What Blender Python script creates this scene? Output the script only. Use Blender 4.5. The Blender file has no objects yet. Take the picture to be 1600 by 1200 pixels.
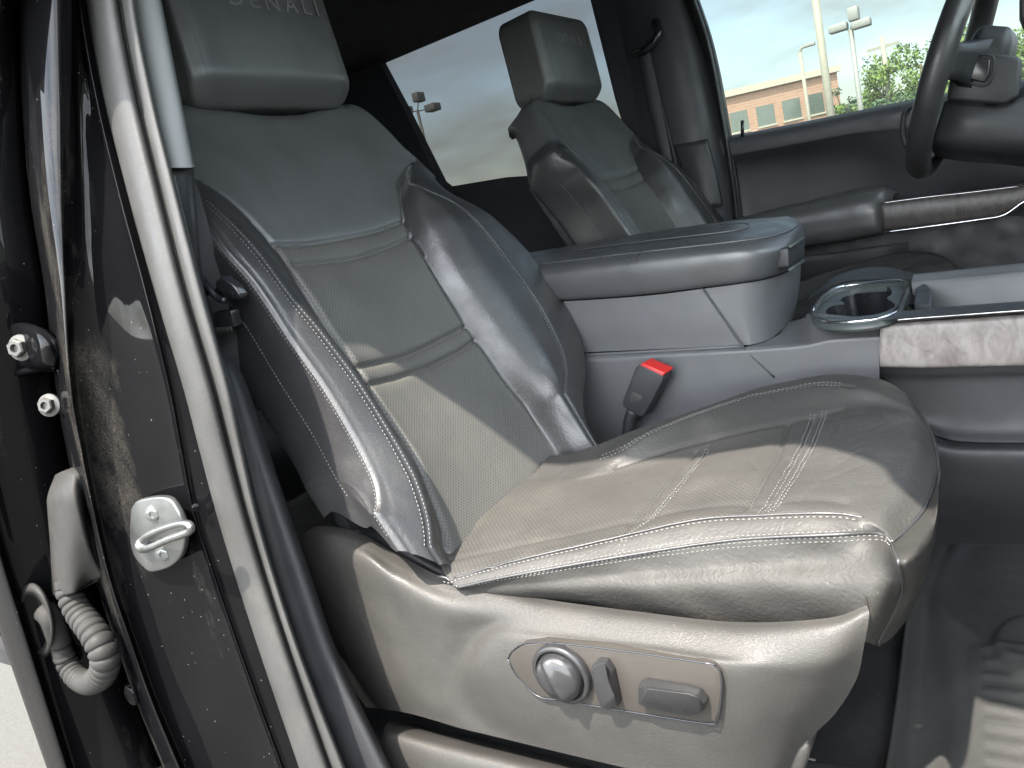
import bpy, bmesh, math, random
import numpy as np
from mathutils import Vector, Matrix
random.seed(7); np.random.seed(7)
R = math.radians
S = bpy.context.scene
COL = S.collection

# ------------------------------------------------------------------ camera
F = 1202.0
CAM = np.array([0.0, 0.0, 1.45])
def _axes(yaw=35.0, pitch=11.5, roll=13.0):
    a = R(90 + yaw); p = R(pitch); r = R(roll)
    f = np.array([math.cos(a)*math.cos(p), math.sin(a)*math.cos(p), -math.sin(p)])
    rt = np.cross(f, [0, 0, 1]); rt /= np.linalg.norm(rt)
    up = np.cross(rt, f)
    return math.cos(r)*rt - math.sin(r)*up, -math.sin(r)*rt - math.cos(r)*up, f
IX, IY, FW = _axes()
cam = bpy.data.cameras.new('camera'); camo = bpy.data.objects.new('camera', cam); COL.objects.link(camo)
cam.sensor_width = 36.0; cam.lens = F/1600*36.0; cam.clip_start = 0.02; cam.clip_end = 2000
m = Matrix.Identity(4)
for i in range(3):
    m[i][0] = IX[i]; m[i][1] = -IY[i]; m[i][2] = -FW[i]; m[i][3] = CAM[i]
camo.matrix_world = m
S.camera = camo

# ------------------------------------------------------------------ world, sun, exposure
SUN = np.array([0.03, -1.0, 1.80]); SUN /= np.linalg.norm(SUN)
w = bpy.data.worlds.new('World'); S.world = w; w.use_nodes = True
nt = w.node_tree; nt.nodes.clear()
sky = nt.nodes.new('ShaderNodeTexSky'); sky.sky_type = 'NISHITA'; sky.sun_disc = False
sky.sun_elevation = math.asin(SUN[2]); sky.sun_rotation = R(180); sky.dust_density = 2.0; sky.air_density = 1.0
bg = nt.nodes.new('ShaderNodeBackground'); bg.inputs['Strength'].default_value = 0.15
out = nt.nodes.new('ShaderNodeOutputWorld')
tc = nt.nodes.new('ShaderNodeTexCoord'); mp = nt.nodes.new('ShaderNodeMapping'); mp.inputs['Scale'].default_value = (1.0, 1.0, 3.2)
nz = nt.nodes.new('ShaderNodeTexNoise'); nz.inputs['Scale'].default_value = 3.0; nz.inputs['Detail'].default_value = 7; nz.inputs['Roughness'].default_value = 0.55
cr = nt.nodes.new('ShaderNodeValToRGB'); cr.color_ramp.elements[0].position = 0.28; cr.color_ramp.elements[1].position = 0.66
mx = nt.nodes.new('ShaderNodeMix'); mx.data_type = 'RGBA'
sx_ = nt.nodes.new('ShaderNodeSeparateXYZ'); nt.links.new(tc.outputs['Generated'], sx_.inputs[0])
glow = nt.nodes.new('ShaderNodeMapRange'); glow.inputs['From Min'].default_value = .6; glow.inputs['From Max'].default_value = -.6
glow.inputs['To Min'].default_value = 1.45; glow.inputs['To Max'].default_value = 14.0          # clouds are brighter round the sun
nt.links.new(sx_.outputs['Y'], glow.inputs['Value'])
cl = nt.nodes.new('ShaderNodeVectorMath'); cl.operation = 'SCALE'; cl.inputs[0].default_value = (.98, 1.0, 1.0)
nt.links.new(glow.outputs[0], cl.inputs['Scale']); nt.links.new(cl.outputs[0], mx.inputs['B'])
ml = nt.nodes.new('ShaderNodeMath'); ml.operation = 'MULTIPLY'; ml.inputs[1].default_value = 0.93
nt.links.new(tc.outputs['Generated'], mp.inputs['Vector']); nt.links.new(mp.outputs[0], nz.inputs['Vector'])
nt.links.new(nz.outputs['Fac'], cr.inputs['Fac']); nt.links.new(cr.outputs['Color'], ml.inputs[0]); nt.links.new(ml.outputs[0], mx.inputs['Factor'])
nt.links.new(sky.outputs[0], mx.inputs['A']); nt.links.new(mx.outputs['Result'], bg.inputs['Color']); nt.links.new(bg.outputs[0], out.inputs[0])
sl = bpy.data.lights.new('sun', 'SUN'); sl.energy = 3.0; sl.angle = R(0.8); sl.color = (1.0, 0.925, 0.82)
so = bpy.data.objects.new('sun', sl); COL.objects.link(so)
so.rotation_euler = Vector(-SUN).to_track_quat('-Z', 'Y').to_euler(); so.location = (0, -6, 12)
S.view_settings.view_transform = 'Standard'; S.view_settings.look = 'None'; S.view_settings.gamma = 1.0
S.view_settings.use_curve_mapping = False
S.view_settings.exposure = 2.68
S.cycles.max_bounces = 8; S.cycles.transparent_max_bounces = 12
S.cycles.sample_clamp_indirect = 6.0
try: S.cycles.use_denoising = True
except Exception: pass

# ------------------------------------------------------------------ where a point of the photograph lies on a given plane
def ray(x, y): return FW + (x-800)/F*IX + (y-600)/F*IY
def pl(x, y, p0, n):
    r = ray(x, y); p0 = np.asarray(p0, float); n = np.asarray(n, float)
    return CAM + r*(np.dot(p0-CAM, n)/np.dot(r, n))
def PY(x, y, v): return pl(x, y, (0, v, 0), (0, 1, 0))
def PZ(x, y, v): return pl(x, y, (0, 0, v), (0, 0, 1))
def PX(x, y, v): return pl(x, y, (v, 0, 0), (1, 0, 0))
BA = R(26); BN = np.array([math.cos(BA), 0, math.sin(BA)]); BU = np.array([-math.sin(BA), 0, math.cos(BA)])
BO = np.array([-.608, .84, 1.106])
def PB(x, y, off=0.0):
    P = pl(x, y, BO+off*BN, BN); return (float((P-BO)@BU), float(P[1]-BO[1]), off)
def fromB(s, y, n): return BO + s*BU + n*BN + np.array([0, y, 0])

# ------------------------------------------------------------------ materials
MATS = {}
def nodes(name):
    m_ = bpy.data.materials.new(name); m_.use_nodes = True; t = m_.node_tree
    b = t.nodes['Principled BSDF']; return m_, t, b
def N(t, kind, **kw):
    n_ = t.nodes.new(kind)
    for k, v in kw.items():
        if k in n_.inputs: n_.inputs[k].default_value = v
        else: setattr(n_, k, v)
    return n_
def L(t, a, b): t.links.new(a, b)
def surf(name, base, rough=.5, spec=.5, metal=0, coat=0, bump=None, var=.15, vscale=9, dust=0, dustcol=(.30, .28, .24), dscale=4, dstretch=(1, 1, 1), rvar=.1, uv=False, sheen=0):
    """principled surface with large colour variation, fine bump layers [(kind, scale, strength, distance)] and a layer of dust"""
    if name in MATS: return MATS[name]
    m_, t, b = nodes(name)
    tc_ = N(t, 'ShaderNodeTexCoord'); co = tc_.outputs['Object']
    n1 = N(t, 'ShaderNodeTexNoise', Scale=vscale, Detail=6); L(t, co, n1.inputs['Vector'])
    r1 = N(t, 'ShaderNodeMapRange'); r1.inputs['From Min'].default_value = .3; r1.inputs['From Max'].default_value = .7
    r1.inputs['To Min'].default_value = 1-var; r1.inputs['To Max'].default_value = 1+var; L(t, n1.outputs['Fac'], r1.inputs['Value'])
    hs = N(t, 'ShaderNodeMix'); hs.data_type = 'RGBA'; hs.blend_type = 'MULTIPLY'; hs.inputs['Factor'].default_value = 1
    hs.inputs['A'].default_value = (*base, 1); L(t, r1.outputs[0], hs.inputs['B'])
    col = hs.outputs['Result']
    rr = N(t, 'ShaderNodeMapRange'); rr.inputs['From Min'].default_value = .3; rr.inputs['From Max'].default_value = .7
    rr.inputs['To Min'].default_value = max(0, rough-rvar); rr.inputs['To Max'].default_value = min(1, rough+rvar)
    n2 = N(t, 'ShaderNodeTexNoise', Scale=vscale*2.7, Detail=5); L(t, co, n2.inputs['Vector']); L(t, n2.outputs['Fac'], rr.inputs['Value'])
    ro = rr.outputs[0]
    if dust > 0:
        mp_ = N(t, 'ShaderNodeMapping'); mp_.inputs['Scale'].default_value = dstretch; L(t, co, mp_.inputs['Vector'])
        n3 = N(t, 'ShaderNodeTexNoise', Scale=dscale, Detail=9, Roughness=.62); L(t, mp_.outputs[0], n3.inputs['Vector'])
        n4 = N(t, 'ShaderNodeTexNoise', Scale=420, Detail=3, Roughness=.7); L(t, co, n4.inputs['Vector'])
        a1 = N(t, 'ShaderNodeMapRange'); a1.inputs['From Min'].default_value = .54; a1.inputs['From Max'].default_value = .74; L(t, n3.outputs['Fac'], a1.inputs['Value'])
        a2 = N(t, 'ShaderNodeMapRange'); a2.inputs['From Min'].default_value = .30; a2.inputs['From Max'].default_value = .80; L(t, n4.outputs['Fac'], a2.inputs['Value'])
        mu = N(t, 'ShaderNodeMath', operation='MULTIPLY'); L(t, a1.outputs[0], mu.inputs[0]); L(t, a2.outputs[0], mu.inputs[1])
        # scattered single specks
        vo = N(t, 'ShaderNodeTexVoronoi', Scale=150); L(t, co, vo.inputs['Vector'])
        lt = N(t, 'ShaderNodeMath', operation='LESS_THAN'); lt.inputs[1].default_value = .11; L(t, vo.outputs['Distance'], lt.inputs[0])
        sp = N(t, 'ShaderNodeSeparateColor'); L(t, vo.outputs['Color'], sp.inputs[0])
        gt = N(t, 'ShaderNodeMath', operation='GREATER_THAN'); gt.inputs[1].default_value = .90; L(t, sp.outputs[0], gt.inputs[0])
        m3 = N(t, 'ShaderNodeMath', operation='MULTIPLY'); L(t, lt.outputs[0], m3.inputs[0]); L(t, gt.outputs[0], m3.inputs[1])
        m4 = N(t, 'ShaderNodeMath', operation='MULTIPLY'); m4.inputs[1].default_value = dust; L(t, mu.outputs[0], m4.inputs[0])
        m5 = N(t, 'ShaderNodeMath', operation='MAXIMUM'); m5.use_clamp = True; L(t, m4.outputs[0], m5.inputs[0])
        m6 = N(t, 'ShaderNodeMath', operation='MULTIPLY'); m6.inputs[1].default_value = min(1, dust*1.2); L(t, m3.outputs[0], m6.inputs[0]); L(t, m6.outputs[0], m5.inputs[1])
        dm = N(t, 'ShaderNodeMix'); dm.data_type = 'RGBA'; dm.inputs['B'].default_value = (*dustcol, 1)
        L(t, m5.outputs[0], dm.inputs['Factor']); L(t, col, dm.inputs['A']); col = dm.outputs['Result']
        rm = N(t, 'ShaderNodeMix'); rm.data_type = 'FLOAT'; rm.inputs['B'].default_value = .85
        L(t, m5.outputs[0], rm.inputs['Factor']); L(t, ro, rm.inputs['A']); ro = rm.outputs['Result']
        if coat:
            cm = N(t, 'ShaderNodeMix'); cm.data_type = 'FLOAT'; cm.inputs['A'].default_value = coat; cm.inputs['B'].default_value = 0
            L(t, m5.outputs[0], cm.inputs['Factor']); L(t, cm.outputs['Result'], b.inputs['Coat Weight'])
    elif coat: b.inputs['Coat Weight'].default_value = coat
    b.inputs['Coat Roughness'].default_value = .03
    L(t, col, b.inputs['Base Color']); L(t, ro, b.inputs['Roughness'])
    b.inputs['Metallic'].default_value = metal; b.inputs['Specular IOR Level'].default_value = spec
    if sheen: b.inputs['Sheen Weight'].default_value = sheen
    prev = None
    for kind, sc, st, dist in (bump or []):
        src = tc_.outputs['UV'] if (uv and kind in ('perf', 'weave', 'brush')) else co
        if kind == 'leather':
            nn = N(t, 'ShaderNodeTexNoise', Scale=sc*.35, Detail=2); L(t, src, nn.inputs['Vector'])
            ad = N(t, 'ShaderNodeVectorMath', operation='MULTIPLY_ADD'); ad.inputs[1].default_value = (.012, .012, .012); L(t, nn.outputs['Color'], ad.inputs[0]); L(t, src, ad.inputs[2])
            v_ = N(t, 'ShaderNodeTexVoronoi', Scale=sc); v_.feature = 'SMOOTH_F1'; L(t, ad.outputs[0], v_.inputs['Vector']); h = v_.outputs['Distance']
        elif kind == 'perf':
            sx = N(t, 'ShaderNodeSeparateXYZ'); L(t, src, sx.inputs[0])
            def wav(o):
                a_ = N(t, 'ShaderNodeMath', operation='MULTIPLY'); a_.inputs[1].default_value = sc; L(t, o, a_.inputs[0])
                c_ = N(t, 'ShaderNodeMath', operation='SINE'); L(t, a_.outputs[0], c_.inputs[0]); return c_.outputs[0]
            p_ = N(t, 'ShaderNodeMath', operation='MULTIPLY'); L(t, wav(sx.outputs[0]), p_.inputs[0]); L(t, wav(sx.outputs[1]), p_.inputs[1])
            q_ = N(t, 'ShaderNodeMapRange'); q_.inputs['From Min'].default_value = .45; q_.inputs['From Max'].default_value = .8
            q_.inputs['To Min'].default_value = 1; q_.inputs['To Max'].default_value = 0; L(t, p_.outputs[0], q_.inputs['Value']); h = q_.outputs[0]
            pm = N(t, 'ShaderNodeMix'); pm.data_type = 'RGBA'; pm.inputs['A'].default_value = (.022, .022, .022, 1); L(t, q_.outputs[0], pm.inputs['Factor']); L(t, col, pm.inputs['B'])
            L(t, pm.outputs['Result'], b.inputs['Base Color'])
        elif kind == 'weave':
            wv = N(t, 'ShaderNodeTexWave', Scale=sc); wv.wave_type = 'BANDS'; wv.bands_direction = 'Y'; L(t, src, wv.inputs['Vector']); h = wv.outputs['Fac']
        else:
            nn = N(t, 'ShaderNodeTexNoise', Scale=sc, Detail=4); L(t, src, nn.inputs['Vector']); h = nn.outputs['Fac']
        bu = N(t, 'ShaderNodeBump'); bu.inputs['Strength'].default_value = st; bu.inputs['Distance'].default_value = dist
        L(t, h, bu.inputs['Height'])
        if prev: L(t, prev, bu.inputs['Normal'])
        prev = bu.outputs['Normal']
    if prev: L(t, prev, b.inputs['Normal'])
    MATS[name] = m_; return m_

M_LEA = surf('black_leather', (.027, .0268, .028), .41, .70, bump=[('leather', 290, .24, .0010), ('noise', 30, .15, .004)], var=.12, dust=.16, dscale=9)
M_LES = surf('side_leather', (.030, .029, .027), .55, .24, bump=[('leather', 260, .38, .0011), ('noise', 30, .2, .004)], var=.12, dust=.12, dscale=9)
M_LER = surf('cushion_leather', (.045, .0438, .0418), .50, .27, bump=[('leather', 270, .35, .0012), ('noise', 30, .2, .004)], var=.12, dust=.2, dscale=9)
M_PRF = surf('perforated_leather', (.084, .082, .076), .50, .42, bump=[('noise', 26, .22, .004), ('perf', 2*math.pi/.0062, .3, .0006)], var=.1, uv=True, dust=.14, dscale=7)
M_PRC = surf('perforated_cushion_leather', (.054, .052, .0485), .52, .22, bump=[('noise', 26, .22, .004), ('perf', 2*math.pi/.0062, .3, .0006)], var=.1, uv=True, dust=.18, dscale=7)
M_SMO = surf('smooth_leather', (.072, .075, .076), .38, .80, bump=[('leather', 520, .22, .0008), ('noise', 14, .2, .006)], var=.1, dust=.07, dscale=7)
M_THR = surf('grey_thread', (.17, .17, .166), .7, .2)
M_PLA = surf('grained_plastic', (.040, .0385, .036), .46, .32, bump=[('leather', 620, .45, .0008), ('noise', 60, .12, .002)], var=.1, dust=.2, dscale=6, dustcol=(.15, .14, .12))
M_DOOR = surf('door_plastic', (.046, .048, .054), .45, .35, bump=[('leather', 800, .2, .0005)], var=.12)
M_PLD = surf('dark_plastic', (.024, .025, .028), .5, .5, bump=[('leather', 900, .25, .0005)], var=.1)
M_PLD2 = surf('gloss_black_plastic', (.018, .019, .022), .22, .6, var=.05)
M_SWP = surf('switch_bezel_plastic', (.036, .0325, .029), .42, .28, bump=[('noise', 700, .1, .0004)], var=.06, dust=.05)
M_SWI = surf('switch_plastic', (.020, .020, .021), .30, .5, bump=[('noise', 500, .05, .0004)], var=.06)
M_PNT = surf('black_car_paint', (.0035, .0035, .004), .25, .0, coat=.30, var=.2, dust=.62, dscale=8, dstretch=(1, 1, .35), dustcol=(.16, .145, .12), bump=[('noise', 9, .06, .01)])
M_RUB = surf('door_seal_rubber', (.044, .0435, .042), .45, .28, bump=[('noise', 320, .25, .0010), ('noise', 60, .15, .002)], var=.18, dust=.2, dscale=8)
M_BOOT = surf('boot_rubber', (.024, .0232, .022), .62, .15, bump=[('noise', 400, .3, .0008)], var=.15, dust=.4, dscale=9, dustcol=(.085, .08, .073))
M_TRL = surf('light_grey_trim', (.165, .175, .175), .7, .15, bump=[('noise', 500, .15, .0006)], var=.05)
M_HEAD = surf('headliner_cloth', (.045, .048, .055), .9, .1, bump=[('noise', 500, .2, .0008)], var=.08)
M_ZNC = surf('zinc_plate', (.19, .195, .19), .36, .5, metal=.9, bump=[('noise', 150, .15, .0008)], var=.12, dust=.25, dscale=16)
M_STL = surf('dirty_painted_steel', (.055, .054, .050), .42, .5, metal=.35, bump=[('noise', 150, .2, .0008)], var=.2, dust=.6, dscale=30)
M_CHR = surf('bright_trim', (.62, .62, .64), .16, .5, metal=1, var=.03)
M_RED = surf('red_plastic', (.42, .016, .014), .35, .5, var=.04)
M_WEB = surf('belt_webbing', (.045, .046, .05), .65, .3, bump=[('noise', 600, .4, .0008)], var=.08)
M_CRP = surf('floor_carpet', (.038, .038, .040), .95, .1, bump=[('noise', 700, 1, .003)], var=.25, dust=.25, dscale=12)
M_MAT = surf('rubber_mat', (.036, .036, .035), .62, .4, bump=[('noise', 40, .4, .003), ('noise', 500, .3, .001)], var=.22, vscale=6, dust=.4, dscale=5, dustcol=(.15, .145, .13))
M_CUP = surf('cupholder_insert', (.045, .053, .052), .42, .5, var=.05)
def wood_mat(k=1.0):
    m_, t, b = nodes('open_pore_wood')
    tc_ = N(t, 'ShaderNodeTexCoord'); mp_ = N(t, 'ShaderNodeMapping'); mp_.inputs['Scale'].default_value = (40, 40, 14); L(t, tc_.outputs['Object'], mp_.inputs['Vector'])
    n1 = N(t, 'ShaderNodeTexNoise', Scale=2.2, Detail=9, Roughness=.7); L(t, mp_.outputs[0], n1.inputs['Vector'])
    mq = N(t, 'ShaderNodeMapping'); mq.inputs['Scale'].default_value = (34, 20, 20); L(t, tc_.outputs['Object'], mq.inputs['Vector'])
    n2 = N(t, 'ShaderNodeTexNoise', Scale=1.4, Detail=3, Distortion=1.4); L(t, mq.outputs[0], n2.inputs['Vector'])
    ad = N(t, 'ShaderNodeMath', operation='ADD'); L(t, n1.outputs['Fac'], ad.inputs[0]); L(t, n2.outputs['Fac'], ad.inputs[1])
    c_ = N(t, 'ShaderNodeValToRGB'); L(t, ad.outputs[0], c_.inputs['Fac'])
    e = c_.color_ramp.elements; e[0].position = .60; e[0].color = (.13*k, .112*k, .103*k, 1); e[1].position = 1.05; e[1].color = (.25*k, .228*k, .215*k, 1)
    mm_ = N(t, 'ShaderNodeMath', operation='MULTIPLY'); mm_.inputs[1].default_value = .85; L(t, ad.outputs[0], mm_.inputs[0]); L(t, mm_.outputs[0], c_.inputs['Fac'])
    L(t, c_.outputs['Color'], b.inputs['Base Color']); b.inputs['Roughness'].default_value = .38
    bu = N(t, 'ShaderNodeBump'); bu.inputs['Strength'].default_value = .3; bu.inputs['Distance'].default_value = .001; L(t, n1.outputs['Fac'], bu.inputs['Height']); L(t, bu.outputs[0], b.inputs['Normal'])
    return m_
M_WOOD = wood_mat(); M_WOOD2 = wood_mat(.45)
def glass_mat(name, tint, gl=.5, film=.035):
    m_ = bpy.data.materials.new(name); m_.use_nodes = True; t = m_.node_tree; t.nodes.clear()
    tr = N(t, 'ShaderNodeBsdfTransparent'); tr.inputs['Color'].default_value = (*tint, 1)
    g = N(t, 'ShaderNodeBsdfGlossy'); g.inputs['Roughness'].default_value = .03
    fr = N(t, 'ShaderNodeFresnel'); fr.inputs['IOR'].default_value = 1.35
    mm_ = N(t, 'ShaderNodeMath', operation='MULTIPLY'); mm_.inputs[1].default_value = gl; L(t, fr.outputs[0], mm_.inputs[0])
    mi = N(t, 'ShaderNodeMixShader'); L(t, mm_.outputs[0], mi.inputs[0]); L(t, tr.outputs[0], mi.inputs[1]); L(t, g.outputs[0], mi.inputs[2])
    tl = N(t, 'ShaderNodeBsdfTranslucent'); tl.inputs['Color'].default_value = (.8, .8, .78, 1); m2 = N(t, 'ShaderNodeMixShader'); m2.inputs[0].default_value = film
    L(t, mi.outputs[0], m2.inputs[1]); L(t, tl.outputs[0], m2.inputs[2])
    o = N(t, 'ShaderNodeOutputMaterial'); L(t, m2.outputs[0], o.inputs[0]); return m_
M_GLS = glass_mat('window_glass', (.34, .37, .325)); M_LID = surf('armrest_leather', (.050, .052, .055), .36, .75, bump=[('leather', 520, .2, .0008)], var=.1)
M_WSH = glass_mat('windshield_glass', (.74, .82, .79), film=.02); M_TNT = glass_mat('privacy_glass', (.135, .134, .122), film=.008)

# ------------------------------------------------------------------ objects
ORG = {}
def tag(o, label, cat, group=None):
    o['label'] = label; o['category'] = cat
    if group: o['group'] = group
    return o
def thing(name, label, cat, loc, group=None):
    o = bpy.data.objects.new(name, None); COL.objects.link(o); o.location = loc; o.empty_display_size = .05
    ORG[o] = np.array(loc, float); return tag(o, label, cat, group)
def link(name, verts, faces, mat, parent=None, smooth=True, kind=None, uvs=None, mats=None, midx=None, autos=None):
    org = ORG.get(parent, np.zeros(3)) if parent is not None else np.mean(np.asarray(verts), 0)
    me = bpy.data.meshes.new(name)
    me.from_pydata([tuple(np.asarray(v, float)-org) for v in verts], [], [tuple(f) for f in faces])
    me.validate(); me.update()
    for m_ in (mats or [mat]): me.materials.append(m_)
    if midx is not None and len(midx) == len(me.polygons): me.polygons.foreach_set('material_index', midx)
    if uvs is not None:
        ul = me.uv_layers.new(name='UVMap')
        for lp in me.loops: ul.data[lp.index].uv = uvs[lp.vertex_index]
    me.polygons.foreach_set('use_smooth', [smooth]*len(me.polygons))
    if autos: me.set_sharp_from_angle(angle=R(autos))
    o = bpy.data.objects.new(name, me); COL.objects.link(o)
    if parent is not None:
        o.parent = parent; ORG[o] = org
    else:
        o.location = org; ORG[o] = org
    if kind: o['kind'] = kind
    return o
def fixn(o):
    bm = bmesh.new(); bm.from_mesh(o.data); bmesh.ops.recalc_face_normals(bm, faces=bm.faces); bm.to_mesh(o.data); bm.free(); return o

def cr1(P, n):
    """catmull-rom through the rows of P (k,...) with n steps per span"""
    P = np.asarray(P, float); k = len(P); Q = np.concatenate([[2*P[0]-P[1]], P, [2*P[-1]-P[-2]]]); o = []
    for i in range(k-1):
        a, b, c, d = Q[i:i+4]
        for j in range(n):
            t = j/n; o.append(.5*((2*b)+(-a+c)*t+(2*a-5*b+4*c-d)*t*t+(-a+3*b-3*c+d)*t**3))
    o.append(P[-1]); return np.array(o)
def net(ctrl, nr=8, nc=8, lin_r=False):
    A = np.asarray(ctrl, float)              # rows, cols, 3
    if not lin_r: A = cr1(A, nr)
    else: A = np.concatenate([A[i]+(A[i+1]-A[i])*np.linspace(0, 1, nr, endpoint=False)[:, None, None] for i in range(len(A)-1)]+[A[-1:]])
    return np.swapaxes(cr1(np.swapaxes(A, 0, 1), nc), 0, 1)
def grid_vf(G):
    r, c = G.shape[:2]; V = G.reshape(-1, 3)
    Fc = [(i*c+j, i*c+j+1, (i+1)*c+j+1, (i+1)*c+j) for i in range(r-1) for j in range(c-1)]
    return V, Fc
def shell(G, thick, dirn):
    """closes a grid with a back face at a given offset so that the sheet is a solid"""
    V, Fc = grid_vf(G); n = len(V); V2 = V+np.asarray(dirn, float)*thick; r, c = G.shape[:2]
    F2 = list(Fc)+[tuple(n+i for i in f[::-1]) for f in Fc]
    ring = [j for j in range(c)]+[i*c+c-1 for i in range(1, r)]+[(r-1)*c+j for j in range(c-2, -1, -1)]+[i*c for i in range(r-2, 0, -1)]
    for a, b in zip(ring, ring[1:]+ring[:1]): F2.append((b, a, n+a, n+b))
    return np.concatenate([V, V2]), F2
def netobj(name, ctrl, mat, parent, nr=8, nc=8, thick=None, dirn=(0, 1, 0), kind=None, lin_r=False, smooth=True, autos=None):
    G = net(ctrl, nr, nc, lin_r)
    V, Fc = shell(G, thick, dirn) if thick else grid_vf(G)
    o = link(name, V, Fc, mat, parent, smooth, kind, autos=autos); return fixn(o) if thick else o
def tube(P, r, ns=12, caps=True):
    P = np.asarray(P, float); rr = np.broadcast_to(np.asarray(r, float), (len(P),))
    T = np.gradient(P, axis=0); T /= np.linalg.norm(T, axis=1)[:, None]+1e-12
    a = np.array([0, 0, 1.]) if abs(T[0][2]) < .9 else np.array([1., 0, 0]); u = np.cross(T[0], a); u /= np.linalg.norm(u)
    V = []; Fc = []
    for i in range(len(P)):
        u = u-T[i]*(u@T[i]); u /= np.linalg.norm(u); v = np.cross(T[i], u)
        for k in range(ns):
            th = 2*math.pi*k/ns; V.append(P[i]+rr[i]*(math.cos(th)*u+math.sin(th)*v))
    for i in range(len(P)-1):
        for k in range(ns): Fc.append((i*ns+k, i*ns+(k+1) % ns, (i+1)*ns+(k+1) % ns, (i+1)*ns+k))
    if caps: Fc.append(tuple(range(ns))[::-1]); Fc.append(tuple((len(P)-1)*ns+k for k in range(ns)))
    return V, Fc
def merge(parts):
    V = []; Fc = []
    for v, f in parts:
        o = len(V); V += [np.asarray(q, float) for q in v]; Fc += [tuple(i+o for i in g) for g in f]
    return V, Fc
def tubeobj(name, P, r, mat, parent, ns=12, kind=None): 
    v, f = tube(P, r, ns); return link(name, v, f, mat, parent, True, kind)
def box(c, d, ax=None):
    c = np.asarray(c, float); d = np.asarray(d, float)/2; ax = np.eye(3) if ax is None else np.asarray(ax, float)
    V = [c+sx*d[0]*ax[0]+sy*d[1]*ax[1]+sz*d[2]*ax[2] for sx in (-1, 1) for sy in (-1, 1) for sz in (-1, 1)]
    return V, [(0, 1, 3, 2), (4, 6, 7, 5), (0, 4, 5, 1), (2, 3, 7, 6), (0, 2, 6, 4), (1, 5, 7, 3)]
def prism(poly, vec):
    n = len(poly); vec = np.asarray(vec, float); V = [np.asarray(p, float) for p in poly]+[np.asarray(p, float)+vec for p in poly]
    return V, [tuple(range(n)), tuple(n+i for i in range(n))[::-1]]+[(i, i+n, (i+1) % n+n, (i+1) % n) for i in range(n)]
def bevelobj(name, vf, mat, parent, w=.005, seg=3, kind=None, autos=40, sub=0):
    o = link(name, vf[0], vf[1], mat, parent, True, kind); fixn(o)
    bm = bmesh.new(); bm.from_mesh(o.data)
    bmesh.ops.remove_doubles(bm, verts=bm.verts, dist=1e-5)
    if w: bmesh.ops.bevel(bm, geom=[e for e in bm.edges if e.calc_face_angle(0) > R(20)], offset=w, segments=seg, profile=.5, affect='EDGES', clamp_overlap=True)
    bm.to_mesh(o.data); bm.free()
    o.data.polygons.foreach_set('use_smooth', [True]*len(o.data.polygons)); o.data.set_sharp_from_angle(angle=R(autos)); return o
def stitches(P, nrm, pitch=.0058, ln=.0038, r=.0005, lift=.0004):
    P = np.asarray(P, float); d = np.linalg.norm(np.diff(P, axis=0), axis=1); s = np.concatenate([[0], np.cumsum(d)]); out_ = []
    for q in np.arange(pitch/2, s[-1]-pitch/2, pitch):
        a = np.array([np.interp(q-ln/2, s, P[:, k]) for k in range(3)]); b = np.array([np.interp(q+ln/2, s, P[:, k]) for k in range(3)])
        nn = nrm if np.ndim(nrm) == 1 else np.array([np.interp(q, s, nrm[:, k]) for k in range(3)])
        t_ = (b-a)/np.linalg.norm(b-a); n_ = nn-t_*(nn@t_); n_ /= np.linalg.norm(n_); u_ = np.cross(t_, n_); c = (a+b)/2+n_*lift
        V = [a+n_*lift*.3, c+u_*r*1.3, c+n_*r*1.6, c-u_*r*1.3, b+n_*lift*.3]
        out_.append((V, [(0, 1, 2), (0, 2, 3), (4, 2, 1), (4, 3, 2), (0, 3, 1), (4, 1, 3)]))
    return merge(out_)
def pchip(xk, yk, x):
    xk = np.asarray(xk, float); yk = np.asarray(yk, float); h = np.diff(xk); d = np.diff(yk)/h; m_ = np.zeros(len(xk))
    if len(xk) == 2: return np.interp(x, xk, yk)
    for i in range(1, len(xk)-1):
        if d[i-1]*d[i] > 0:
            w1 = 2*h[i]+h[i-1]; w2 = h[i]+2*h[i-1]; m_[i] = (w1+w2)/(w1/d[i-1]+w2/d[i])
    m_[0] = d[0]; m_[-1] = d[-1]
    x = np.clip(x, xk[0], xk[-1]); i = np.clip(np.searchsorted(xk, x)-1, 0, len(h)-1); t = (x-xk[i])/h[i]
    return (yk[i]*(1+2*t)*(1-t)**2+h[i]*m_[i]*t*(1-t)**2+yk[i+1]*t*t*(3-2*t)+h[i]*m_[i+1]*t*t*(t-1))
def smooth01(x): x = np.clip(x, 0, 1); return x*x*(3-2*x)
def polydist(Y, Sx, poly):
    d = np.full(Y.shape, 9.)
    for (s0, y0), (s1, y1) in zip(poly[:-1], poly[1:]):
        vx, vy = s1-s0, y1-y0; t = np.clip(((Sx-s0)*vx+(Y-y0)*vy)/(vx*vx+vy*vy), 0, 1); d = np.minimum(d, np.hypot(Sx-s0-t*vx, Y-y0-t*vy))
    return d

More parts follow.
